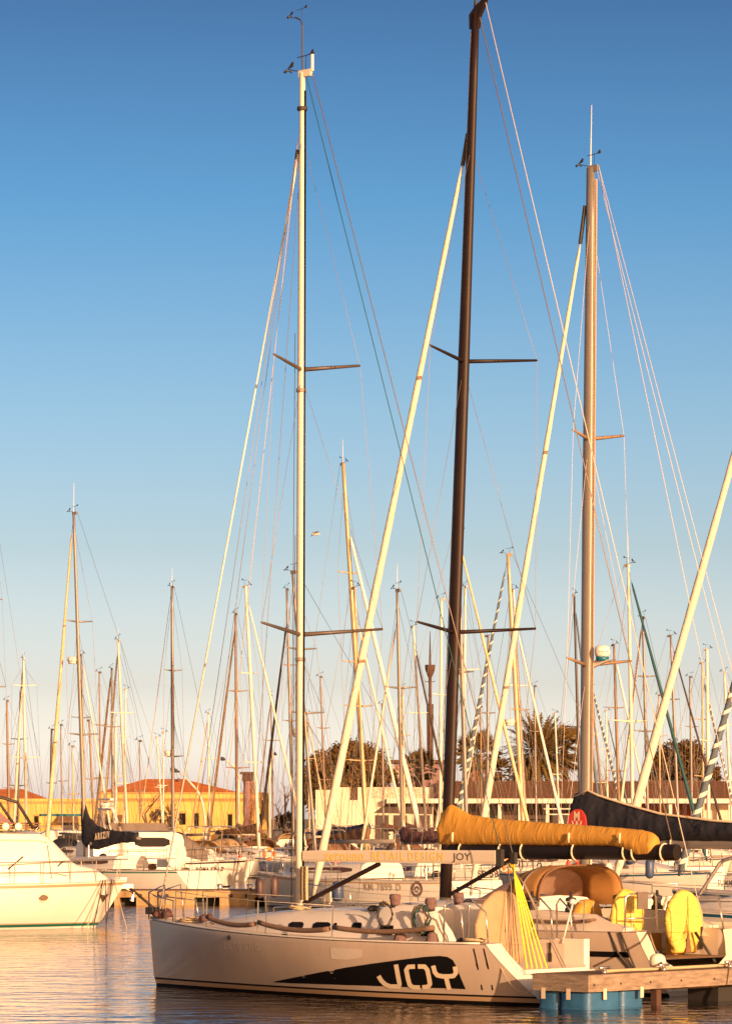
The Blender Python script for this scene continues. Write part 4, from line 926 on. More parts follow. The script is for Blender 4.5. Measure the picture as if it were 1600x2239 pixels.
# ------------------------------------------------------------------ concrete pontoon in the middle distance
DK = 160.0
dock = thing('concrete_pontoon', (0, DK, 0), 0, 'low concrete pontoon with tan timber edge beyond the grey racing yacht bow', 'pontoon')
dx0, dx1 = xat(205, DK), xat(700, DK)
MB().box(dx0, dx1, 0.0, 2.6, 0.50, 0.66).build('deck_slab', 'pier_deck', dock)
MB().box(dx0, dx1, -0.06, -0.003, 0.34, 0.62).build('fascia', 'concrete', dock)
MB().box(dx0, dx1, 1.0, 2.3, -0.4, 0.49).build('gap_shade', 'rubber', dock)  # dark box added behind the float blocks, standing in for shade in the gaps
for a, b in ((250, 262), (298, 425), (480, 557), (600, 700)):
    MB().box(xat(a, DK), xat(b, DK), -0.02, 0.98, -0.4, 0.495).build('float_block', 'concrete', dock)
for a in (307, 365, 505, 540): MB().lathe([(0.05, 0), (0.09, 0.02), (0.09, 0.05), (0.04, 0.06)], (xat(a, DK), -0.12, 0.42), 10, axis='y').build('mooring_ring', 'rust', dock, smooth=True)
for a in (480, 545, 640): MB().lathe([(0.12, 0.66), (0.1, 0.75), (0.14, 0.9), (0.05, 0.94)], (xat(a, DK), 0.3, 0), 10).build('bollard', 'steel', dock, smooth=True)

# ------------------------------------------------------------------ the crowd of yachts behind
PLACED = []
def obb(x, y, ang, a, c, b): return (x, y, ang, a, c, b)
def corners(o):
    x, y, an, a, c, b = o; d = (cos(an), sin(an)); n = (-sin(an), cos(an))
    return [(x + d[0] * u + n[0] * v, y + d[1] * u + n[1] * v) for u, v in ((a, b), (a, -b), (-c, -b), (-c, b))]
def clash(o1, o2):
    A, B = corners(o1), corners(o2)
    for an in (o1[2], o1[2] + pi / 2, o2[2], o2[2] + pi / 2):
        d = (cos(an), sin(an)); pa = [p[0] * d[0] + p[1] * d[1] for p in A]; pb = [p[0] * d[0] + p[1] * d[1] for p in B]
        if max(pa) < min(pb) or max(pb) < min(pa): return False
    return True
PLACED += [obb(xat(370, 184), 184, 0, xat(570, 184) - xat(370, 184), xat(370, 184) - xat(150, 184), 24)]
PLACED += [obb(lm.location.x, 128, radians(22), 0.5, 13, 2.3), obb(rm.location.x, 197, radians(24), 0.5, 11.5, 2.1), obb((dx0 + dx1) / 2, DK + 1.3, 0, (dx1 - dx0) / 2, (dx1 - dx0) / 2, 1.5)]
for r_, h_ in ((joy, hj), (blk, hb), (navy, hn)): PLACED.append(obb(r_.location.x, r_.location.y, r_.rotation_euler[2], h_.a, h_.c + 1, 2.1))

def yacht(label, top, bot, w=6, mm='alu', sp=None, furl=None, cover=None, D=None, fixD=False, psi=None, L=None, hullm='gelcoat', boot='boot_blue', ant=0.0, rad=None, dodg=None, bootrow=1, seed=0, wheel=None, covprof=None, a_frac=0.40, group='yachts berthed across the basin', gear=0.8, fw=(5, 7), boomlen=None, twistm=None, flip=None, text=None, spw=None, aft=None, htxt=None, rs_=None):
    tx, ty = top; bx0, by0 = bot; rnd = random.Random(seed + int(tx) * 7 + int(ty))
    tgt = D or min(max(11.6 * F / (HY - ty), 172), 318)
    cand = [tgt] if fixD else [tgt * (1 + k) for k in (0, .03, -.03, .06, -.06, .1, -.1, .14, -.14, .18, .23, .28, .34, .4, -.2, .5, .6, .7)]
    best = None
    for Dc in cand:
        if not fixD and not (166 < Dc < 338): continue
        k = F / Dc; dy = HY + (CH - 1.75) * k
        bx = tx + (bx0 - tx) * (dy - ty) / (by0 - ty)
        Hm = CH + (HY - ty) / k; LL = L or min(max(Hm * 0.66, 7.5), 14.5); a = LL * a_frac; c = LL - a
        ps = psi
        if furl:
            x1, y1, x2, y2 = furl[:4]; yd = HY + (CH - 1.5) * k; fx = x1 + (x2 - x1) * (yd - y1) / (y2 - y1)
            cs = max(-0.88, min(0.88, (fx - bx) / k / (a - 0.25))); an = math.acos(cs)
            ps = psi if psi is not None else (an if cs < 0 else -an)
        if ps is None: ps = radians(137 if rnd.random() < 0.5 else -43)
        o = obb(xat(bx, Dc), Dc, ps, a + 0.3, c + 0.3, LL * 0.165 + 0.1)
        if not any(clash(o, q) for q in PLACED) or fixD: best = True; break
    if not best: print('NO PLACE', label)
    PLACED.append(o)
    t = thing('sailing_yacht', (xat(bx, Dc), Dc, 0), ps, label, 'yacht', group)
    fb = 1.0 + 0.035 * LL; h = Hull(a, c, LL * 0.33, fb, fb - 0.2, rb=0.5, rs=rs_ if rs_ is not None else (-0.3 if rnd.random() < .4 else 0.5), ta=0.75, um=0.6, p=2.1, wl=0.85)
    ho = h.build(t, [hullm, boot, 'gelcoat', 'stripe_tan'], [0, 0 if bootrow == 0 else bootrow, 0, 0, 0, 0, 0, 0, 1, 2, 1, 1, 1], n=16)
    if htxt:
        sd_ = 1 if cos(ps) < 0 else -1; bo_t, pxt, pyt, szt, mt_ = htxt; hc = hull_hit(t, h, pxt, pyt, sd_)
        text_mesh(bo_t, szt, lambda u, v: (hc.x - sd_ * u, sd_ * (h.y(hc.x - sd_ * u, hc.z + v) + 0.012), hc.z + v), 'lettering', mt_, ho, space=1.15, sx=0.9, bold=0.008)
    h.deck(t, 'deck', cx=(-c * 0.42, -c * 0.9), cw=LL * 0.10, sole=fb - 0.6, open_aft=False)
    cs_ = [(a * 0.55, 0.15, 0.1, fb - 0.1, fb), (a * 0.35, LL * 0.06, LL * 0.045, fb - 0.12, fb + 0.25), (0, LL * 0.095, LL * 0.07, fb - 0.15, fb + 0.42), (-c * 0.42, LL * 0.11, LL * 0.085, fb - 0.15, fb + 0.52)]
    cb = loft_cabin(t, 'cabin', cs_, 'gelcoat')
    for s in (1, -1): cabin_window(cb, cs_, a * 0.15, -c * 0.36, 0.35, 0.72, 'window_brown', s)
    base = Vector((0, 0, fb + 0.4)); tp = to_local(t, at(tx, ty, Dc)); r0 = w * 1.12 / 2 / k
    spz = [zat(p, Dc) for p in sorted(sp, reverse=True)] if sp else ([base.z + (tp.z - base.z) * f for f in ((0.38, 0.69) if Hm > 13.5 else (0.52,))])
    hw = spw / k if spw else LL * 0.085
    mast = rig(t, base, tp, r0, r0 * 0.72, mm, [(z, hw * (1 - 0.12 * i)) for i, z in enumerate(spz)], h, sweep=0.15, wr=0.011, fmat='wire', fore=None if furl else Vector((a - 0.2, 0, fb + 0.05)), hound=0.96, rise=0.06, gear=gear, antenna=ant, sx=1.25)
    if furl:
        x1, y1 = furl[0], furl[1]; zf = (zat(y1, Dc) - base.z) / (tp.z - base.z); bp = Vector((a - 0.25, 0, fb + 0.45))
        up = base.lerp(tp, min(zf, 0.985)); q = up.lerp(bp, 0.02) + (Vector((0.12, 0, 0)))
        twist('furled_genoa', q, bp, fw[0] / 2 / k * 0.7, fw[1] / 2 / k, furl[4], furl[5] if len(furl) > 5 else 'sail_blue', t, turns=26 if len(furl) > 5 else 0)
        tube('forestay', [base.lerp(tp, min(zf + 0.03, 1.0)), q], 0.012, 'wire', t, 4)
    bl = boomlen or min(LL * 0.36, c * 0.86); zb_ = fb + 1.35
    mb = MB().tube([(-0.15, 0, zb_), (-bl, 0, zb_ + 0.05)], 0.085, 8); bo = mb.build('boom', mm if mm != 'carbon' else 'alu', t, smooth=True)
    if cover:
        pr = covprof or [(0.18, 0.55, 0.0), (0.0, 0.75, 0.04), (-0.4, 0.62, 0.05), (-bl * 0.5, 0.36, 0.05), (-bl * 0.97, 0.2, 0.05)]
        cv = sail_cover(t, 'sail_cover', cover, pr, zb_ + 0.05, 0.2, 0.02, seed + 5, n=30)
        if text:
            text_mesh(text, 0.34, lambda u, v: (-1.55 - u, 0.235 + 0.03, zb_ + 0.16 + v * 1.3 + 0.12 * u), 'lettering', 'lettering_cream', cv, space=1.5, sx=0.7, bold=0.02)
    if dodg:
        g = MB(); rr = []
        for i in range(6):
            f_ = i / 5; hh = 0.15 + 0.62 * sin(min(1, f_ * 1.3) * pi / 2); x = -c * 0.30 - 1.3 * f_
            rr.append([Vector((x, LL * 0.115 * cos(q) * (abs(cos(q)) ** -0.3 if abs(cos(q)) > .02 else 1), fb + 0.3 + hh * sin(q))) for q in [pi * k_ / 12 for k_ in range(13)]])
        g.grid(rr); d_ = g.build('dodger', dodg, t, smooth=True); d_.modifiers.new('thickness', 'SOLIDIFY').thickness = 0.03
    rails(t, h, [a * 0.7, a * 0.2, -c * 0.3, -c * 0.75], hgt=0.62, r=0.016, lr=0.009)
    rg = random.Random(seed * 3 + int(tx * 5 + ty))
    for s in (1, -1):
        for f_, g_ in ((0.35, 0.55), (0.8, 0.5)):
            if tp.z > 8: tube('lazy_jack', [base.lerp(tp, g_), Vector((-bl * f_, s * 0.16, zb_ + 0.1))], 0.008, 'wire', t, 4)
    for _ in range(7):
        x = rg.uniform(-c * 0.9, a * 0.6); y = rg.choice((1, -1)) * rg.uniform(0.2, max(0.3, h.bd((a - x) / LL) - 0.25)); z = h.zs((a - x) / LL) + (0.05 if x > a * 0.4 or x < -c * 0.45 else 0.45)
        q = rg.random(); m_ = rg.choice(('rubber', 'canvas_blue', 'canvas_navy', 'canvas_brown', 'rope', 'canvas_maroon', 'red', 'canvas_teal', 'rope_dark'))
        if q < 0.45: MB().lathe([(0.05, 0), (0.2, 0.03), (0.24, 0.14), (0.17, 0.26), (0.05, 0.32)], (x, y, z), 8).build('deck_bag', m_, t, smooth=True)
        elif q < 0.75: tube('rope_coil', [Vector((x, y, z + 0.3)) + Vector((cos(k * 1.1) * rg.uniform(.1, .22), 0.05, sin(k * 1.1) * rg.uniform(.15, .32))) for k in range(16)], 0.02, rg.choice(('rope', 'rope_dark')), t, 4)
        else: MB().tube([(x, y, z), (x, y, z + 0.75), (x - .2, y, z + 0.85)], [0.03, 0.03, 0.09], 6).build('vent_post', rg.choice(('rubber', 'steel')), t)
    if rg.random() < 0.5:
        bw_ = LL * 0.11
        for xq in (-c * 0.5, -c * 0.8): tube('bimini_frame', [(xq, bw_, fb), (xq - .15, bw_, fb + 1.5), (xq - .2, bw_ * .7, fb + 1.85), (xq - .2, -bw_ * .7, fb + 1.85), (xq - .15, -bw_, fb + 1.5), (xq, -bw_, fb)], 0.03, 'steel', t, 5)
    if rad:
        zr = zat(rad, Dc); radar(mast, base.lerp(tp, (zr - base.z) / (tp.z - base.z)) + Vector((r0 + 0.3, 0, 0)))
    if wheel: wheel_cover(t, 'wheel_cover', (-c * 0.82, 0, fb + 0.55), 0.7, 0.72, wheel)
    return t, h
# nearer and special yachts first (fixed places)
arz, arzh = yacht('yacht with tan streaked furled headsail and navy stack-pack cover lettered ARSZIV', (161, 1121), (184, 1810), 8, 'alu', [1360, 1607], (154, 1150, 97, 1800, 'sail_tan'), 'canvas_navy', D=187, fixD=True, psi=radians(137), L=11.4, a_frac=0.285, rs_=0.9, wheel='gelcoat', rad=1447, ant=1.5, boot='boot_green',
      covprof=[(0.25, 2.0, 0.25), (0.0, 1.75, 0.45), (-0.3, 1.1, 0.55), (-0.9, 0.65, 0.6), (-1.6, 0.45, 0.45), (-2.6, 0.35, 0.25), (-3.9, 0.3, 0.2)], boomlen=4.1, fw=(5, 10), text='ARSZIV', spw=45)
MB().box(-6.2, -5.4, -1.0, 0.1, 1.35, 1.75).build('stern_box', 'gelcoat', arz)
yacht('grey hulled yacht with brown toe rail lying just past the racing yacht mast', (639, 1250), (684, 1800), 7, 'alu', [1420, 1560], None, None, D=156, fixD=True, psi=radians(137), L=12.6, hullm='gelcoat', boot='boot_dark', bootrow=3, rad=1606, a_frac=0.28, seed=3, htxt=('RM 7899 D', 835, 1941, 0.42, 'lettering_grey'))
rmy_ = bpy.data.objects['sailing_yacht.003'] if 'sailing_yacht.003' in bpy.data.objects else None
yacht('white yacht lettered SUMM on its topsides, with steps up its pale mast', (1373, 1235), (1382, 1730), 8, 'white_mast', [1578], (1382, 1262, 1500, 1780, 'sail_teal'), None, D=166, fixD=True, L=13, psi=None, boot='boot_blue', ant=1.4, fw=(6, 9), seed=1, htxt=('SUMM2', 1588, 1932, 0.36, 'lettering_dark'))
yacht('yacht with thick cream furled genoa crossing the brown slatted terrace', (1790, 250), (1770, 1700), 14, 'alu', [700, 1200], (1783, 372, 1380, 1780, 'sail_cream'), None, D=95, fixD=True, L=14.5, fw=(11, 22), seed=2, group='yachts moored at the timber pier', aft=1)
yacht('yacht with grey-blue furled genoa wound with white edging beside the terrace end', (1780, 900), (1790, 1700), 12, 'alu', [1200, 1450], (1784, 815, 1535, 1790, 'sail_blue', 'sail_white'), 'canvas_navy', D=118, fixD=True, L=13, fw=(8, 18), seed=4)
YT = [
 ('yacht with its bare mast just out of view behind the cream motor yacht', (-40, 900), (-28, 1750), 7, 'gold_alu', [1310, 1502], None, None, dict(D=175, spw=68, L=13)),
 ('yacht with tan mast and tall white furled genoa sloping down to the lettered boom', (750, 1013), (795, 1720), 11, 'gold_alu', [1253, 1448, 1664], (773, 1160, 925, 1870, 'sail_white'), 'canvas_blue', dict(D=180, spw=40, ant=1.3, fw=(7, 13), L=14)),
 ('yacht with slim gold mast and cream furl, close beside the tan masted yacht', (775, 1285), (798, 1790), 6, 'gold_alu', [1545], (785, 1358, 878, 1800, 'sail_cream'), 'canvas_brown', {}),
 ('yacht with grey mast and long tan furl beside the black mast', (1000, 1160), (1019, 1790), 9, 'alu', [1470], (1005, 1190, 1145, 1800, 'sail_tan'), 'canvas_maroon', dict(ant=1.2, fw=(5, 9), D=185, fixD=True, htxt=('SP 5868 D', 1088, 1912, 0.46, 'lettering_dark'))),
 ('yacht with gold mast and broad navy and white striped furled genoa', (1110, 1212), (1142, 1790), 9, 'gold_alu', [1553], (1101, 1235, 1005, 1760, 'sail_blue', 'sail_white'), 'canvas_beige', dict(rad=1583, fw=(5, 11), D=178, spw=48)),
 ('yacht with slender pale mast and white furl in front of the palm trees', (1122, 1290), (1150, 1800), 6, 'white_mast', [1500], (1133, 1372, 1218, 1790, 'sail_white'), None, dict(fw=(4, 8))),
 ('yacht with plain grey mast, two spreader pairs and a whip aerial, by the curved lamp', (376, 1283), (378, 1800), 8, 'alu', [1467, 1655], (372, 1300, 312, 1720, 'sail_tan'), None, dict(ant=1.1, fw=(1.5, 2), rad=1650, spw=26)),
 ('yacht with white mast and cream furl, berthed beside the mauve column', (537, 1282), (563, 1790), 8, 'white_mast', [1473, 1668], (546, 1312, 643, 1740, 'sail_cream'), 'canvas_brown', dict(fw=(4, 7), spw=28, gear=1.0)),
 ('yacht with grey-tan mast and tan furl in front of the mauve column', (515, 1342), (518, 1790), 7, 'brown_mast', [1512, 1680], (510, 1380, 457, 1790, 'sail_tan'), 'canvas_beige', dict(spw=30, ant=.9)),
 ('yacht with dark furled headsail and grey mast between white mast and mauve column', (627, 1288), (640, 1790), 7, 'alu', [1455, 1577], (622, 1360, 575, 1750, 'sail_dark'), None, dict(spw=22)),
 ('yacht whose mast carries a bare headstay behind the lettered boom', (868, 1290), (878, 1760), 8, 'alu', [1505], (865, 1365, 803, 1780, 'sail_cream'), 'canvas_maroon', dict(ant=1.2, spw=42)),
 ('yacht with cream mast and near black furl next to the rusty light tower', (903, 1370), (930, 1790), 6, 'white_mast', [1560], (910, 1425, 985, 1790, 'sail_dark'), None, dict(spw=26)),
 ('yacht with cream mast half hidden by the black carbon mast', (965, 1310), (962, 1790), 7, 'white_mast', [1520], None, 'canvas_brown', dict(psi=radians(137))),
 ('yacht with short cream mast directly behind the black carbon mast', (1017, 1283), (1012, 1790), 7, 'white_mast', [1465], (1012, 1400, 960, 1790, 'sail_cream'), None, {}),
 ('yacht with thin grey mast between striped furl and gold mast', (1067, 1390), (1065, 1790), 6, 'alu', [1560], None, None, dict(psi=radians(-43))),
 ('yacht with dark mast peeping out by the tall grey mast', (1255, 1300), (1268, 1760), 7, 'dark_mast', [1590], (1262, 1330, 1300, 1750, 'sail_blue'), 'canvas_beige', {}),
 ('small yacht with cream mast and blue-grey furl among bare branches', (1292, 1500), (1313, 1720), 6, 'white_mast', None, (1293, 1475, 1345, 1720, 'sail_blue', 'sail_white'), None, {}),
 ('yacht with brownish mast and white furl in front of the bare tree', (1342, 1410), (1352, 1740), 7, 'brown_mast', None, (1350, 1440, 1400, 1720, 'sail_white'), None, {}),
 ('yacht with slim grey mast beside the teal furled headsail', (1405, 1350), (1415, 1750), 7, 'alu', [1480, 1600], (1398, 1365, 1365, 1750, 'sail_cream'), None, {}),
 ('yacht with grey mast and dark brown furl in front of the dense olive tree', (1466, 1390), (1480, 1740), 6, 'alu', [1530], (1472, 1415, 1548, 1720, 'sail_dark'), 'canvas_beige', dict(fw=(4, 6))),
 ('yacht with pale thick mast standing clear above the dense olive tree', (1545, 1420), (1548, 1720), 8, 'white_mast', [1620], None, None, dict(psi=radians(-43))),
 ('yacht with thin mast paired with the pale thick mast by the olive tree', (1535, 1450), (1537, 1740), 5, 'gold_alu', None, (1548, 1490, 1590, 1720, 'sail_blue', 'sail_white'), None, {}),
 ('yacht with cream mast near the terrace end, dark rigging around it', (1583, 1470), (1597, 1740), 6, 'white_mast', None, None, None, dict(psi=radians(137))),
 ('yacht with pale mast and two spreaders above the cream motor yacht flybridge', (51, 1440), (57, 1760), 7, 'white_mast', [1500, 1658], (48, 1455, 25, 1760, 'sail_cream'), None, dict(spw=32, ant=.5)),
 ('yacht with rust brown mast farthest along the yellow wall', (15, 1532), (19, 1760), 6, 'brown_mast', None, None, None, dict(psi=radians(137))),
 ('yacht with thin dark and white striped furl above the small orange roof', (44, 1515), (40, 1760), 4, 'dark_mast', None, (47, 1525, 34, 1760, 'sail_blue', 'sail_white'), None, dict(fw=(3, 4))),
 ('yacht with almost black mast behind the tan streaked furl', (113, 1595), (110, 1800), 6, 'dark_mast', None, None, None, dict(psi=radians(137))),
 ('yacht with cream mast and long cream furl over the arched doorway', (258, 1400), (275, 1760), 7, 'white_mast', [1560], (256, 1425, 224, 1760, 'sail_cream'), None, dict(spw=30, ant=.8)),
 ('yacht with grey mast close by the long cream furl', (244, 1462), (247, 1780), 6, 'alu', [1590], (241, 1475, 205, 1780, 'sail_tan'), 'canvas_maroon', {}),
 ('yacht with needle thin cream mast in front of the orange hip roof', (275, 1507), (272, 1760), 4, 'white_mast', None, None, None, dict(psi=radians(-43))),
 ('yacht with very thin brown mast over the pale parapet', (217, 1470), (220, 1760), 4, 'brown_mast', None, None, None, dict(psi=radians(137))),
 ('yacht with low brown mast behind the navy stack-pack', (195, 1575), (203, 1760), 5, 'brown_mast', None, None, None, dict(psi=radians(-43))),
 ('yacht with stout white furled sail standing before the yellow facade', (253, 1568), (252, 1760), 6, 'white_mast', None, (255, 1572, 250, 1760, 'sail_white'), None, dict(fw=(5, 8))),
 ('yacht whose mast top hides behind the radar of the ARSZIV yacht', (178, 1432), (186, 1780), 5, 'alu', [1570], (182, 1450, 237, 1760, 'sail_cream'), None, dict(fw=(3, 5))),
 ('small yacht with thin mast between tan furl and navy cover', (133, 1585), (136, 1780), 4, 'alu', None, None, None, dict(psi=radians(137))),
 ('small yacht with short mast left of the leafless shrub at the yellow wall', (158, 1632), (160, 1780), 4, 'gold_alu', None, None, None, dict(psi=radians(137))),
 ('small yacht with slim leaning mast on the roof ridge line', (343, 1612), (354, 1780), 4, 'white_mast', None, None, None, dict(psi=radians(-43))),
 ('small yacht with straight cream mast beside the slim leaning one', (358, 1602), (357, 1780), 3, 'white_mast', None, None, None, dict(psi=radians(-43))),
 ('small yacht with lone thin mast over the middle of the orange roof', (305, 1620), (306, 1780), 3, 'brown_mast', None, None, None, dict(psi=radians(137))),
 ('yacht with thin grey mast between the lettered boom and light tower', (880, 1505), (884, 1790), 5, 'gold_alu', None, None, 'canvas_maroon', dict(psi=radians(137))),
 ('yacht with slim tan mast standing before the white graffiti wall', (700, 1480), (712, 1790), 4, 'brown_mast', None, None, 'canvas_navy', dict(psi=radians(137))),
 ('yacht with thin pale mast and tan furl just past the foot of the white mast', (672, 1560), (676, 1790), 4, 'gold_alu', [1660], (676, 1575, 712, 1790, 'sail_tan'), None, dict(fw=(3, 4))),
 ('yacht with short grey mast in front of the graffiti wall', (835, 1540), (838, 1790), 4, 'alu', [1640], None, 'canvas_brown', dict(psi=radians(137))),
 ('yacht with brown mast seen against the dead palm fronds', (1050, 1545), (1053, 1790), 4, 'brown_mast', [1650], (1048, 1560, 1010, 1790, 'sail_cream'), None, dict(fw=(3, 4))),
 ('yacht with thin grey mast crossing the large date palm', (1168, 1500), (1172, 1790), 4, 'alu', [1600], None, 'canvas_navy', dict(psi=radians(137))),
 ('yacht with slim cream mast and blue furl at the bare tree edge', (1325, 1555), (1328, 1760), 4, 'white_mast', [1640], (1328, 1570, 1368, 1760, 'sail_blue'), None, dict(fw=(3, 5))),
 ('yacht with thin gold mast above the louvred terrace wall', (1440, 1520), (1443, 1760), 4, 'gold_alu', [1610], (1437, 1535, 1405, 1760, 'sail_tan'), None, dict(fw=(3, 4))),
 ('yacht with grey mast crossing the olive tree crown', (1508, 1480), (1512, 1760), 5, 'alu', [1590], None, 'canvas_beige', dict(psi=radians(137))),
 ('yacht with thin tan mast in the gap beside the yellow building corner', (592, 1520), (597, 1790), 4, 'brown_mast', [1620], (588, 1540, 560, 1790, 'sail_cream'), None, dict(fw=(3, 4))),
 ('yacht with pale thin mast over the windows of the yellow facade', (455, 1560), (458, 1790), 4, 'white_mast', [1660], (452, 1575, 420, 1790, 'sail_tan'), None, dict(fw=(3, 4))),
 ('yacht with thin cream mast between the two palms', (1213, 1560), (1222, 1790), 4, 'white_mast', None, None, 'canvas_brown', dict(psi=radians(-43))),
]
for lab, tp_, bt_, w_, mm_, sp_, fu_, cv_, kw_ in YT:
    hm_ = ('gelcoat', 'gelcoat', 'gelcoat_cream')[len(lab) % 3]; bo_ = ('boot_blue', 'boot_dark', 'boot_green', 'boot_dark')[len(lab) % 4]
    kw_ = dict(kw_); kw_.setdefault('hullm', hm_); kw_.setdefault('boot', bo_)
    yacht(lab.replace(' left of ', ' near '), tp_, bt_, w_, mm_, sp_, fu_, cv_, dodg=(None, 'canvas_brown', None, 'canvas_navy', 'canvas_beige')[len(lab) % 5], bootrow=(0, 1, 3)[len(lab) % 3], **kw_)

# ------------------------------------------------------------------ motor boats among the crowd
ct = [(-1.0, 0.3, 0.2, 1.3, 1.4), (-2.0, 0.9, 0.7, 1.3, 1.9), (-3.2, 1.1, 0.9, 1.3, 2.9), (-6.5, 1.2, 1.0, 1.3, 3.0), (-7.5, 1.1, 1.0, 1.3, 2.4)]
tb, tbh, tbc = motor_yacht('teal hulled motor cruiser with pale upperworks behind the navy stack-pack', 302, 262, radians(8), 11.0, 3.6, 1.5, 1.45, ct, mats=('teal_paint', 'boot_dark', 'gelcoat', 'gelcoat'), windows=((-3.3, -5.8, 0.55, 0.8),), rail=(0.4, 7.5, 0.6))
MB().box(-7.0, -3.6, -1.3, 1.3, 3.95, 4.12).build('hard_top', 'canvas_teal', tb)
tube('hard_top_frame', [(-3.7, -1.2, 2.9), (-3.9, -1.2, 4.7), (-3.9, 1.2, 4.7), (-3.7, 1.2, 2.9)], 0.07, 'gelcoat', tb, 6)

# ------------------------------------------------------------------ buildings on the quay
GZ = 1.0
BD = 425.0
yb = thing('yellow_building', (0, BD, GZ), 0, 'long low yellow stucco building with orange hip roofs and a flat parapet', 'building')
Xb = lambda px: xat(px, BD)
Zb = lambda py: zat(py, BD) - GZ
x0, x1, xm = Xb(-60), Xb(583), Xb(213)
wl = MB(); wl.box(x0, xm, 0, 12, 0, Zb(1747)); wl.box(xm + 0.003, x1, 0, 14, 0, Zb(1734)); wl.build('wall', 'stucco_yellow', yb)
co = MB(); co.box(x0, xm, -0.14, -0.003, Zb(1757), Zb(1752.5)); co.build('cornice', 'stucco_trim', yb)
co = MB(); co.box(xm, x1 + 0.25, -0.30, -0.003, Zb(1749), Zb(1745)); co.build('cornice', 'stucco_trim', yb)
co = MB(); co.box(xm, x1 + 0.06, -0.10, -0.003, Zb(1753), Zb(1750.4)); co.build('cornice', 'stucco_trim', yb)
co = MB(); co.box(xm, x1 + 0.12, -0.16, -0.003, Zb(1736), Zb(1733)); co.build('parapet_coping', 'stucco_trim', yb)
def hip(xa, xb, ya, yb_, z0, z1, inset, name='roof'):
    g = MB(); A, B, C_, D_ = (xa, ya, z0), (xb, ya, z0), (xb, yb_, z0), (xa, yb_, z0); ym = (ya + yb_) / 2; R0, R1 = (xa + inset, ym, z1), (xb - inset * 1.3, ym, z1)
    g.poly([A, B, R1, R0]); g.poly([B, C_, R1]); g.poly([C_, D_, R0, R1]); g.poly([D_, A, R0]); return g.build(name, 'roof_orange', yb)
hip(Xb(205), Xb(530), 0.6, 13, Zb(1735), Zb(1702.5), (Xb(310) - Xb(205))); hip(Xb(-60), Xb(92), 1, 12, Zb(1748), Zb(1725), 2.2)
MB().box(Xb(383), Xb(387), 5.5, 5.9, Zb(1715), Zb(1701)).build('chimney', 'rust', yb)
for a, b, t_, bt_ in ((392, 406, 1779, 1804), (425, 435, 1779, 1812), (454, 464, 1779, 1812), (498, 508, 1781, 1812), (560, 570, 1781, 1812), (30, 40, 1785, 1815), (75, 85, 1785, 1815)):
    o = MB().box(Xb(a) - 0.1, Xb(b) + 0.1, -0.05, -0.003, Zb(t_) , Zb(t_ - 3)).build('window', 'stucco_trim', yb)
    MB().box(Xb(a), Xb(b), -0.04, -0.006, Zb(bt_), Zb(t_)).build('pane', 'window_dark', o)
def arch(a, b, t_, name):
    g = MB(); n = 14; c = (Xb(a) + Xb(b)) / 2; r = (Xb(b) - Xb(a)) / 2; zt = Zb(t_) - 0.4 * r
    g.prism([(c - r, 0), (c + r, 0)] + [(c + r * cos(pi * k / n), zt + r * 0.4 * sin(pi * k / n)) for k in range(n + 1)], -0.05, -0.003, lambda u, v, d: (u, d, v)); return g.build(name, 'shop_dark', yb)
arch(136, 172, 1782, 'archway'); arch(205, 240, 1779, 'archway'); arch(244, 262, 1784, 'archway')
for a, b in ((128, 172), (250, 268)):
    MB().prism([(0.0, Zb(1782)), (-1.6, Zb(1796)), (-1.6, Zb(1799)), (0, Zb(1785))], Xb(a), Xb(b), lambda u, v, d: (d, u - 0.06, v)).build('awning', 'canvas_brown', yb)

WD = 395.0
wb = thing('white_building', (0, WD, GZ), 0, 'long white quayside building with brown slatted roof terrace and graffiti on its wall', 'building')
Xw = lambda px: xat(px, WD)
Zw = lambda py: zat(py, WD) - GZ
MB().box(Xw(730), Xw(948), 0, 9, 0, Zw(1722)).build('wall', 'stucco_white', wb)
MB().box(Xw(690), Xw(730) - 0.003, -1.2, 9, 0, Zw(1728)).build('wall', 'stucco_white', wb)
MB().box(Xw(790), Xw(930), -0.03, -0.004, Zw(1746), Zw(1722.5)).build('graffiti', 'graffiti', wb)
MB().box(Xw(765), Xw(782), -0.03, -0.004, Zw(1750), Zw(1722)).build('vent', 'slat_wood', wb)
MB().box(Xw(845), Xw(1700), -1.8, 0.9, Zw(1757), Zw(1747)).build('fascia', 'beam_white', wb)
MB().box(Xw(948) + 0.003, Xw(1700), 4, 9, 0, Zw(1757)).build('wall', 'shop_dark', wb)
MB().box(Xw(1390), Xw(1560), 3.9, 3.99, 0.0, Zw(1757)).build('red_wall', 'wall_red', wb)
MB().box(Xw(1540), Xw(1700), 1.5, 3.8, 0.0, Zw(1758)).build('kiosk', 'stucco_white', wb)
for row in range(10):
    z0 = Zw(1746.5) + row * (Zw(1708) - Zw(1746.5)) / 10
    MB().box(Xw(955), Xw(1700), -1.55 + 0.01 * (row % 2), -1.49 + 0.01 * (row % 2), z0, z0 + 0.150).build('terrace_slat', 'slat_wood', wb)
MB().box(Xw(955), Xw(1700), -1.36, -1.33, Zw(1747), Zw(1711)).build('terrace_screen', 'bark', wb)
for k in range(18): MB().box(Xw(955 + k * 43), Xw(957 + k * 43), -1.46, -1.38, Zw(1747), Zw(1706)).build('terrace_post', 'bark', wb)
for px in (960, 1000, 1062, 1088, 1132, 1192, 1260, 1322, 1390, 1460, 1530, 1590): MB().box(Xw(px), Xw(px + 7), -1.2, -0.85, 0, Zw(1757)).build('column', 'beam_white', wb)
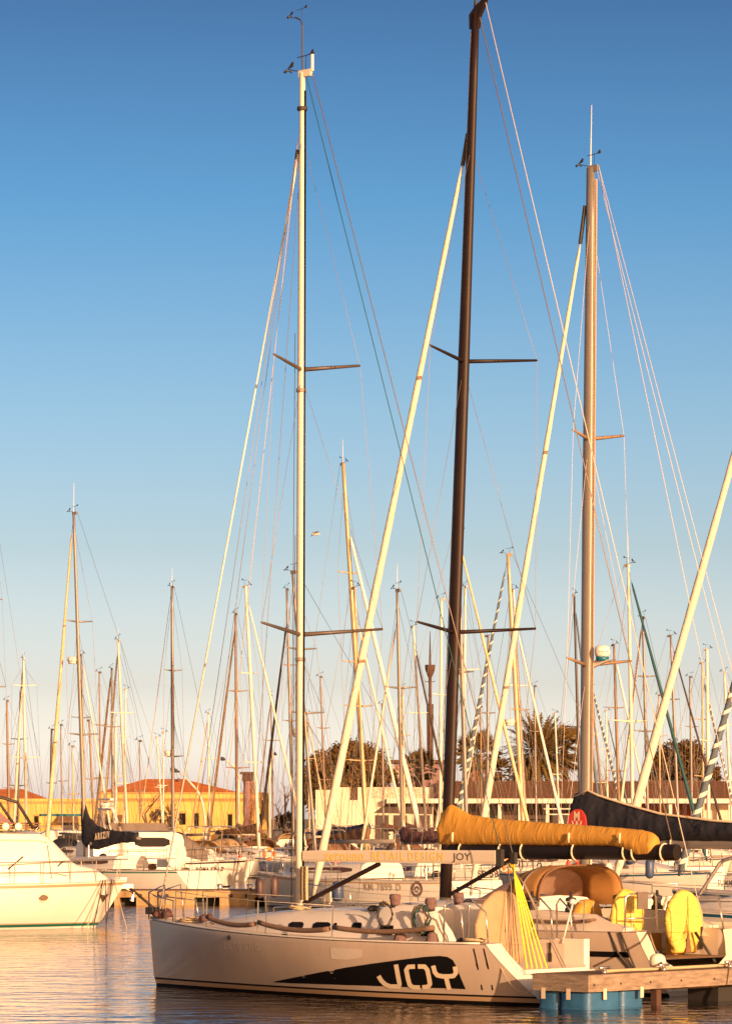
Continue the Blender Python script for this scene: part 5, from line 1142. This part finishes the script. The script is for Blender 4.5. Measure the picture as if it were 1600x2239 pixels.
for px, pxe, py in ((820, 850, 1800), (860, 890, 1800), (905, 940, 1803), (1005, 1050, 1800), (1095, 1125, 1800)):
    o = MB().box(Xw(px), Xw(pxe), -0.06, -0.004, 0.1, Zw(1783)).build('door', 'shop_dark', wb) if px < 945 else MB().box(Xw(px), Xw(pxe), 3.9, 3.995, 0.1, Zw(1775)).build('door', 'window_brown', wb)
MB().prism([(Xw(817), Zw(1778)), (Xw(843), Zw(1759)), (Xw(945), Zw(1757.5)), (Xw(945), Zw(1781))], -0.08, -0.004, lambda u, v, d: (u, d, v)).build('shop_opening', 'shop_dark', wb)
for k in range(3): MB().box(Xw(1255), Xw(1268), -0.9, -0.8, Zw(1800 - k * 6), Zw(1797 - k * 6)).build('louvre', 'beam_white', wb)
for a, b, y_ in ((1187, 1262, 1768), (1195, 1262, 1780)): MB().box(Xw(a), Xw(b), -1.3, -1.2, Zw(y_ + 2.5), Zw(y_)).build('handrail', 'beam_white', wb)
for r in range(7): MB().box(Xw(1345), Xw(1372), 1.0, 1.1, Zw(1806 - r * 4.2), Zw(1804 - r * 4.2)).build('louvre', 'beam_white', wb)
pv = thing('flat_roof_pavilion', (0, 440, GZ), 0, 'dark flat roofed pavilion with sloping panel between the round tree and small palm', 'building')
MB().box(xat(850, 440), xat(985, 440), 0, 8, zat(1669, 440) - GZ, zat(1662, 440) - GZ).build('roof', 'slat_wood', pv)
MB().box(xat(862, 440), xat(985, 440), 0.6, 7, 0, zat(1669, 440) - GZ - 0.003).build('wall', 'mauve_plaster', pv)
MB().prism([(xat(855, 440), zat(1670, 440) - GZ), (xat(905, 440), zat(1730, 440) - GZ), (xat(880, 440), zat(1730, 440) - GZ)], -0.1, 0.5, lambda u, v, d: (u, d, v)).build('panel', 'stucco_white', pv)

# ------------------------------------------------------------------ column, light tower, lamps
pc = thing('mauve_column', (xat(533, 345), 356.5, GZ), 0, 'tall weathered mauve column with dark cap and hanging dry growth before yellow building', 'column')
kx = 356.5 / F
r8 = MB(); rnd = random.Random(5)
rr = [[Vector(((10 + 1.2 * sin(i * 1.7) + rnd.uniform(-.6, .6)) * kx * cos(a), 10 * kx * sin(a), i * (zat(1697, 356.5) - GZ) / 16)) for a in [2 * pi * j / 12 for j in range(12)]] for i in range(17)]
r8.grid(rr, closed=True); r8.build('shaft', 'mauve_plaster', pc)
cp_ = MB(); z_ = zat(1697, 356.5) - GZ; cp_.box(-17 * kx, 15 * kx, -.7, .7, z_ + 0.15, z_ + 0.38); cp_.box(-12 * kx, 12 * kx, -.5, .5, z_ - 0.5, z_ + 0.147); cp_.build('cap', 'rust', pc)
hg = MB(); rnd = random.Random(8)
for k in range(260):
    x = (8 + rnd.uniform(-4, 7)) * kx; y = rnd.uniform(-.6, -0.1); z = rnd.uniform(1.2, z_ - 0.4); l = rnd.uniform(.3, .9)
    hg.poly([(x, y, z), (x + .05, y, z), (x + rnd.uniform(-.1, .15), y - .05, z - l)])
hg.build('dry_growth', 'leaf_dead', pc)

tw = thing('light_tower', (xat(940, 470), 470, GZ), 0, 'rusty light tower with round gallery and spike rising behind the pavilion', 'tower')
kt = 470 / F; zt = lambda py: zat(py, 470) - GZ
MB().tube([(0, 0, 0), (0, 0, zt(1500)), (0, 0, zt(1475))], [5 * kt, 3.2 * kt, 4 * kt], 10).build('shaft', 'rust', tw, smooth=True)
MB().lathe([(5 * kt, zt(1480)), (10 * kt, zt(1466)), (11 * kt, zt(1462)), (11 * kt, zt(1454)), (9 * kt, zt(1454)), (9 * kt, zt(1461)), (4 * kt, zt(1462))], (0, 0, 0), 14).build('gallery', 'rust', tw)
MB().tube([(0, 0, zt(1465)), (0, 0, zt(1415)), (0, 0, zt(1380))], [3 * kt, 1.6 * kt, 0.6 * kt], 8).build('spike', 'rust', tw)
for s in (-1, 1):
    MB().tube([(s * 11 * kt, 0, zt(1490)), (0, 0, zt(1492))], 0.05, 5).build('bracket', 'rust', tw); MB().tube([(s * 5.5 * kt, 0, zt(1540)), (s * 4 * kt, 0, 0)], 0.12, 6).build('brace', 'rust', tw)

def street_lamp(px_base, pts, D, label, head=0.55):
    t = thing('street_lamp', (xat(px_base, D), D, GZ), 0, label, 'street lamp')
    P_ = [Vector((xat(a, D) - xat(px_base, D), 0, zat(b, D) - GZ)) for a, b in pts]
    MB().tube([(0, 0, 0)] + P_, [0.16] + [0.12] * (len(P_) - 2) + [0.08, 0.06], 8).build('post', 'lamp_grey', t, smooth=True)
    q = P_[-1]; dr = (P_[-1] - P_[-2]).normalized(); dr.z *= .4
    MB().tube([q - dr * 0.1, q + dr * head * 0.5, q + dr * head, q + dr * head * 1.25], [0.08, 0.2, 0.2, 0.06], 8).build('lamp_head', 'rubber', t, smooth=True)
street_lamp(450, [(448, 1790), (444, 1762), (437, 1738), (425, 1722), (405, 1700), (391, 1688)], 360, 'curved pale street lamp arching in front of the orange hip roof', 0.9)
street_lamp(522, [(521, 1700), (517, 1684), (508, 1673), (497, 1665), (491, 1661)], 375, 'thin street lamp arching above the mauve column', 0.4)
street_lamp(590, [(589, 1700), (592, 1672), (597, 1655), (600, 1650)], 375, 'slim street lamp with small head near the yellow building corner', 0.3)

# ------------------------------------------------------------------ trees
def leaf_crown(t, blobs, n, size, m, seed, droop=0.0, name='crown'):
    rnd = random.Random(seed); g = MB()
    for (cx, cy, cz, rx, ry, rz), wgt in blobs:
        clumps = []
        for _ in range(max(6, int(n * wgt / 70))):
            while True:
                p = Vector((rnd.uniform(-1, 1), rnd.uniform(-1, 1), rnd.uniform(-1, 1)))
                if 0.25 < p.length < 1.0: break
            p *= (0.75 + 0.25 * rnd.random()); clumps.append(Vector((cx + p.x * rx, cy + p.y * ry, cz + p.z * rz)))
        for c in clumps:
            cr = rnd.uniform(0.4, 0.95) * min(rx, rz) * 0.42
            for _ in range(70):
                q = c + Vector((rnd.gauss(0, cr * .5), rnd.gauss(0, cr * .5), rnd.gauss(0, cr * .45) - droop * abs(rnd.gauss(0, cr))))
                s = size * rnd.uniform(.6, 1.4); a = Vector((rnd.uniform(-1, 1), rnd.uniform(-1, 1), rnd.uniform(-1, .6) - droop)).normalized(); b = a.orthogonal().normalized(); b = Matrix.Rotation(rnd.uniform(0, 6.28), 3, a) @ b
                g.poly([q - b * s * .28, q + a * s * .5 - b * s * .1, q + a * s, q + a * s * .5 + b * s * .3])
    return g.build(name, m, t)
def limbs(t, h, r, n, m, seed, spread=1.0, depth=3, name='trunk', lean=0):
    rnd = random.Random(seed); g = MB()
    def grow(p, d, l, r, k):
        pts = [p]; q = p
        for i in range(4):
            d = (d + Vector((rnd.uniform(-.22, .22), rnd.uniform(-.22, .22), rnd.uniform(-.05, .12)))).normalized(); q = q + d * l / 4; pts.append(q)
        g.tube(pts, [r * (1 - .12 * i) for i in range(5)], 5 if k > 1 else 3)
        if k > 0:
            for _ in range(n):
                dd = (d + Vector((rnd.uniform(-1, 1), rnd.uniform(-1, 1), rnd.uniform(-.3, .5))) * 0.75 * spread).normalized(); grow(pts[rnd.choice((2, 3, 4))], dd, l * rnd.uniform(.55, .8), r * .5, k - 1)
    grow(Vector((0, 0, 0)), Vector((lean, 0, 1)), h * .42, r, depth)
    return g.build(name, m, t)
def tree(px, D, label, blobs_px, n, size, m, seed, droop=0, name='tree', h=None):
    t = thing(name, (xat(px, D), D, GZ), 0, label, 'tree'); k = D / F
    bl = [(((a - px) * k, rnd_y, zat(b, D) - GZ, ra * k, ra * k * .8, rb_ * k), wg) for a, b, ra, rb_, wg, rnd_y in blobs_px]
    limbs(t, h or 6, 0.28, 3, 'bark', seed, 1.0, 3); leaf_crown(t, bl, n, size, m, seed, droop); return t
tree(765, 418, 'broad drooping tree with olive brown crown behind the white graffiti wall', [(775, 1652, 62, 42, .34, 0), (715, 1680, 50, 42, .26, -.5), (818, 1685, 42, 52, .24, 0.3), (688, 1715, 34, 52, .22, -1), (760, 1712, 85, 42, .3, -1)], 21000, 0.48, 'leaf_olive', 21, 0.7)
tree(1490, 420, 'dense olive tree above the far end of the slatted terrace', [(1490, 1665, 62, 52, .6, 0), (1440, 1680, 30, 34, .18, 0), (1545, 1690, 28, 34, .18, 0)], 13000, 0.44, 'leaf_olive', 22, 0.3)
tree(625, 430, 'low bush like tree in the gap beside the yellow building', [(628, 1785, 18, 24, .5, 0), (612, 1795, 14, 18, .3, 0)], 1500, 0.35, 'leaf_olive', 23, 0.2, h=2.5)
tree(345, 416, 'small leafy tree growing against the yellow facade', [(345, 1790, 18, 24, .6, 0)], 1200, 0.33, 'leaf_palm', 24, 0.2, h=3)
def bare_tree(px, D, h, label, seed, m='bark_pale', depth=5):
    t = thing('bare_tree', (xat(px, D), D, GZ), 0, label, 'tree'); limbs(t, h, 0.22, 3, m, seed, 1.0, depth)
bare_tree(1335, 425, 9.0, 'leafless pinkish tree behind the terrace beside the tall grey mast', 31)
bare_tree(325, 414, 8.0, 'leafless shrubby tree in front of the yellow facade', 32, 'bark', 4)
bare_tree(620, 440, 8.0, 'thin leafless tree rising beside the white mast foot', 33, 'bark_pale', 4)
bare_tree(1385, 432, 7.0, 'smaller leafless tree between the bare pinkish tree and the olive tree', 34, 'bark_pale', 4)

def palm(px, py, D, rpx, label, n=60, fan=False, skirt=False, seed=1):
    t = thing('palm_tree', (xat(px, D), D, GZ), 0, label, 'tree'); k = D / F; R = rpx * k; zc = zat(py, D) - GZ; rnd = random.Random(seed)
    MB().tube([(0, 0, 0), (0.1, 0, zc * .5), (0, 0, zc)], [0.45, 0.36, 0.42], 10).build('trunk', 'bark', t, smooth=True)
    g = MB()
    for i in range(n):
        az = i * 2.399 + rnd.uniform(-.2, .2); el = radians(82 - 125 * (i / n) ** 0.85 + rnd.uniform(-8, 8)); L = R * rnd.uniform(.85, 1.08)
        d = Vector((cos(az) * cos(el), sin(az) * cos(el), sin(el))); p = Vector((0, 0, zc)) + d * .15; N = 14 if not fan else 6; side = Vector((-sin(az), cos(az), 0))
        if fan:
            c = p + d * L * .55
            for q in range(15):
                a = (q - 7) * 0.2; dd = (d * cos(a) + side * sin(a)).normalized(); tip = c + dd * L * .5 - Vector((0, 0, .12 * L * abs(a))); e = side * .05 * R if abs(dd.dot(side)) < .7 else Vector((0, 0, .05 * R))
                g.poly([c - e * .3, c.lerp(tip, .5) - e, tip, c.lerp(tip, .5) + e])
            g.poly([p - side * .03, p + side * .03, c + side * .02, c - side * .02])
        else:
            for s_ in range(N):
                d2 = (d - Vector((0, 0, 0.055))).normalized(); q = p + d2 * L / N
                g.poly([p - side * .03, p + side * .03, q + side * .03, q - side * .03])
                if s_ > 1:
                    w_ = L * .13 * sin(pi * min(1, (s_ + 1.5) / (N + 1))) ** .6
                    for s2 in (1, -1):
                        for o_ in (0, .5):
                            b0 = p + (q - p) * o_; tip = b0 + side * s2 * w_ * .8 + d2 * w_ * .7 + Vector((0, 0, w_ * (.25 - .5 * rnd.random()))); g.poly([b0, b0 + d2 * .13 * L / 3, tip])
                p, d = q, d2
    g.build('crown', 'leaf_palm', t)
    if skirt:
        g = MB()
        for i in range(700):
            az = rnd.uniform(0, 6.28); z = zc - rnd.uniform(0.1, 3.6); r0 = rnd.uniform(.35, .62) * R * (1 - .1 * (zc - z)); p = Vector((cos(az) * r0, sin(az) * r0, z)); g.poly([p, p + Vector((.07, .05, 0)), p + Vector((cos(az) * .25, sin(az) * .25, -rnd.uniform(.5, 1.2)))])
        g.build('dead_fronds', 'leaf_dead', t)
palm(1176, 1652, 412, 98, 'large round headed date palm above the slatted terrace', 165, seed=41)
palm(1234, 1640, 422, 58, 'fan palm leaning out beside the large date palm', 46, fan=True, seed=42)
palm(1044, 1652, 415, 58, 'fan palm with a skirt of dead orange fronds behind the black masted yacht', 44, fan=True, skirt=True, seed=43)
palm(915, 1680, 424, 46, 'small palm beside the dark flat roofed pavilion', 36, fan=True, seed=44)
palm(1090, 1688, 428, 34, 'little sunlit palm between the two larger fan palms', 30, fan=True, seed=45)
palm(372, 1785, 413, 34, 'short bushy palm in front of the yellow facade', 40, seed=46)

# ------------------------------------------------------------------ fenders, seagull, person
def fender(p, label, m='fender_blue', r=0.16, l=0.75):
    t = thing('fender', p, 0, label, 'fender')
    MB().lathe([(0.03, 0), (r * .7, 0.04), (r, 0.15), (r, l - .15), (r * .7, l - .04), (0.03, l)], (0, 0, 0), 12).build('body', m, t, smooth=True)
    MB().tube([(0, 0, l - .02), (0, 0, l + .5)], 0.015, 4).build('lanyard', 'rope_dark', t)
fender(at(577, 1925, 194.0), 'blue fender hanging at the bow of the boat beside ROMA 9264 D', 'fender_blue', 0.22, 1.0)
fender(at(567, 1966, 152.3), 'dark fender at the very bow of the grey hulled yacht', 'fender_dark', 0.17, 0.85)
fender(at(600, 1963, 150.3), 'second dark fender along the bow of the grey hulled yacht', 'fender_dark', 0.17, 0.85)
fender(at(712, 1980, 145.4), 'plump white fender on the side of the grey hulled yacht', 'fender_white', 0.26, 0.65)
fender(at(738, 1972, 144.2), 'navy fender beside the plump white fender', 'fender_blue', 0.24, 0.8)
gl = thing('seagull', at(690, 1168, 210), radians(20), 'small pale seagull flying between white mast and tan mast', 'bird')
g = MB(); g.lathe([(0.01, -0.24), (0.05, -0.16), (0.075, 0), (0.06, 0.12), (0.04, 0.18), (0.045, 0.22), (0.01, 0.30)], (0, 0, 0), 8, axis='x')
for s in (1, -1):
    g.grid([[(0.10, 0.04 * s, 0.03), (0.12, 0.26 * s, 0.16), (0.02, 0.52 * s, -0.02 if s > 0 else 0.10), (-0.06, 0.62 * s, -0.1 if s > 0 else 0.08)], [(-0.10, 0.04 * s, 0.02), (-0.06, 0.26 * s, 0.14), (-0.08, 0.50 * s, -0.04 if s > 0 else 0.08), (-0.08, 0.62 * s, -0.1 if s > 0 else 0.08)]])
g.build('body', 'feather', gl, smooth=True)

def person(p, rz, label):
    t = thing('person', p, rz, label, 'person')
    J = [((0, 0, .45), .15), ((0, 0, .62), .15), ((0, 0, .85), .17), ((0, 0, 1.0), .10), ((0, 0, 1.08), .055), ((0.02, 0, 1.18), .095), ((0.02, 0, 1.27), .085),
         ((0.05, .2, .96), .07), ((0.1, .27, .70), .055), ((0.32, .2, .60), .04), ((0.38, .18, .60), .035), ((0.05, -.2, .96), .07), ((0.1, -.27, .70), .055), ((0.32, -.2, .60), .04), ((0.38, -.18, .60), .035),
         ((0.1, .11, .44), .10), ((0.46, .13, .46), .075), ((0.46, .13, .06), .05), ((0.58, .14, .03), .04), ((0.1, -.11, .44), .10), ((0.46, -.13, .46), .075), ((0.46, -.13, .06), .05), ((0.58, -.14, .03), .04)]
    E = [(0, 1), (1, 2), (2, 3), (3, 4), (4, 5), (5, 6), (3, 7), (7, 8), (8, 9), (9, 10), (3, 11), (11, 12), (12, 13), (13, 14), (0, 15), (15, 16), (16, 17), (17, 18), (0, 19), (19, 20), (20, 21), (21, 22)]
    me = bpy.data.meshes.new('body'); me.from_pydata([j[0] for j in J], E, []); o = bpy.data.objects.new('body', me); COL.objects.link(o); o.parent = t
    sk = o.modifiers.new('skin', 'SKIN'); o.modifiers.new('sub', 'SUBSURF').render_levels = 1
    for i, j in enumerate(J): me.skin_vertices[0].data[i].radius = (j[1], j[1])
    me.skin_vertices[0].data[0].use_root = True
    me.materials.append(M['cloth_white'])
    MB().lathe([(0.02, 1.36), (0.07, 1.34), (0.105, 1.26), (0.108, 1.20), (0.09, 1.19)], (0.01, 0, 0), 12).build('cap', 'red', t, smooth=True)
    MB().lathe([(0.03, 1.10), (0.07, 1.12), (0.094, 1.18), (0.09, 1.22), (0.03, 1.27)], (0.035, 0, 0), 10).build('face', 'skin', t, smooth=True)
    return t
def lifebuoy(p, rz, label, m='red'):
    t = thing('lifebuoy', p, rz, label, 'lifebuoy'); a = [2 * pi * k / 18 for k in range(19)]
    MB().tube([(0, 0.27 * cos(q), 0.27 * sin(q)) for q in a], 0.085, 8).build('ring', m, t, smooth=True)
    for q in (0.8, 2.4, 3.9, 5.5): MB().tube([(0, 0.27 * cos(q + d), 0.27 * sin(q + d)) for d in (-.12, 0, .12)], 0.092, 8).build('band', 'gelcoat', t, smooth=True)
lifebuoy(at(1252, 1891, 152), radians(-50), 'red horseshoe lifebuoy seen just above the gold canvas dodger')
lifebuoy(at(588, 1868, 189), radians(-60), 'small orange red lifebuoy on the rail beside ROMA 9264 D', 'orange')
lifebuoy(at(1110, 1893, 150), radians(-40), 'orange lifebuoy tucked under the black boom end near the yellow ropes', 'orange')
fender(at(1330, 1925, 148), 'white fender hanging below the outer end of the black boom', 'fender_white', 0.16, 0.7)
fender(at(1420, 1922, 148), 'blue fender hanging near the person in the red cap', 'fender_blue', 0.18, 0.8)
fender(at(1165, 1950, 100), 'brown fender in the gap behind the yellow backstay ropes', 'fender_dark', 0.13, 0.6)
pd = 160.0
person(Vector((xat(1480, pd), pd, zat(1882, pd) - 0.5)), radians(-60), 'person in pale clothes and a red cap sitting on a yacht cabin top')
# round pink emblem on the grey hulled yacht's side
for t_ in [o for o in bpy.data.objects if o.get('label', '').startswith('grey hulled yacht')]:
    hl = [c for c in t_.children if c.name.startswith('hull')][0]
    LLh = 12.6; ah = LLh * 0.28; fbh = 1.0 + 0.035 * LLh
    hh_ = Hull(ah, LLh - ah, LLh * 0.33, fbh, fbh - 0.2, rb=0.5, rs=0.5, ta=0.75, um=0.6, p=2.1, wl=0.85)
    g = MB()
    for r0, r1 in ((0.22, 0.34), (0.06, 0.14)):
        g.grid([[hull_hit(t_, hh_, 912 + 51 * r * cos(a) * 0.73, 1945 - 51 * r * sin(a), 1, 0.02) for a in [2 * pi * k / 20 for k in range(21)]] for r in (r0, r1)])
    em = g.build('emblem', 'sock_mauve', hl)
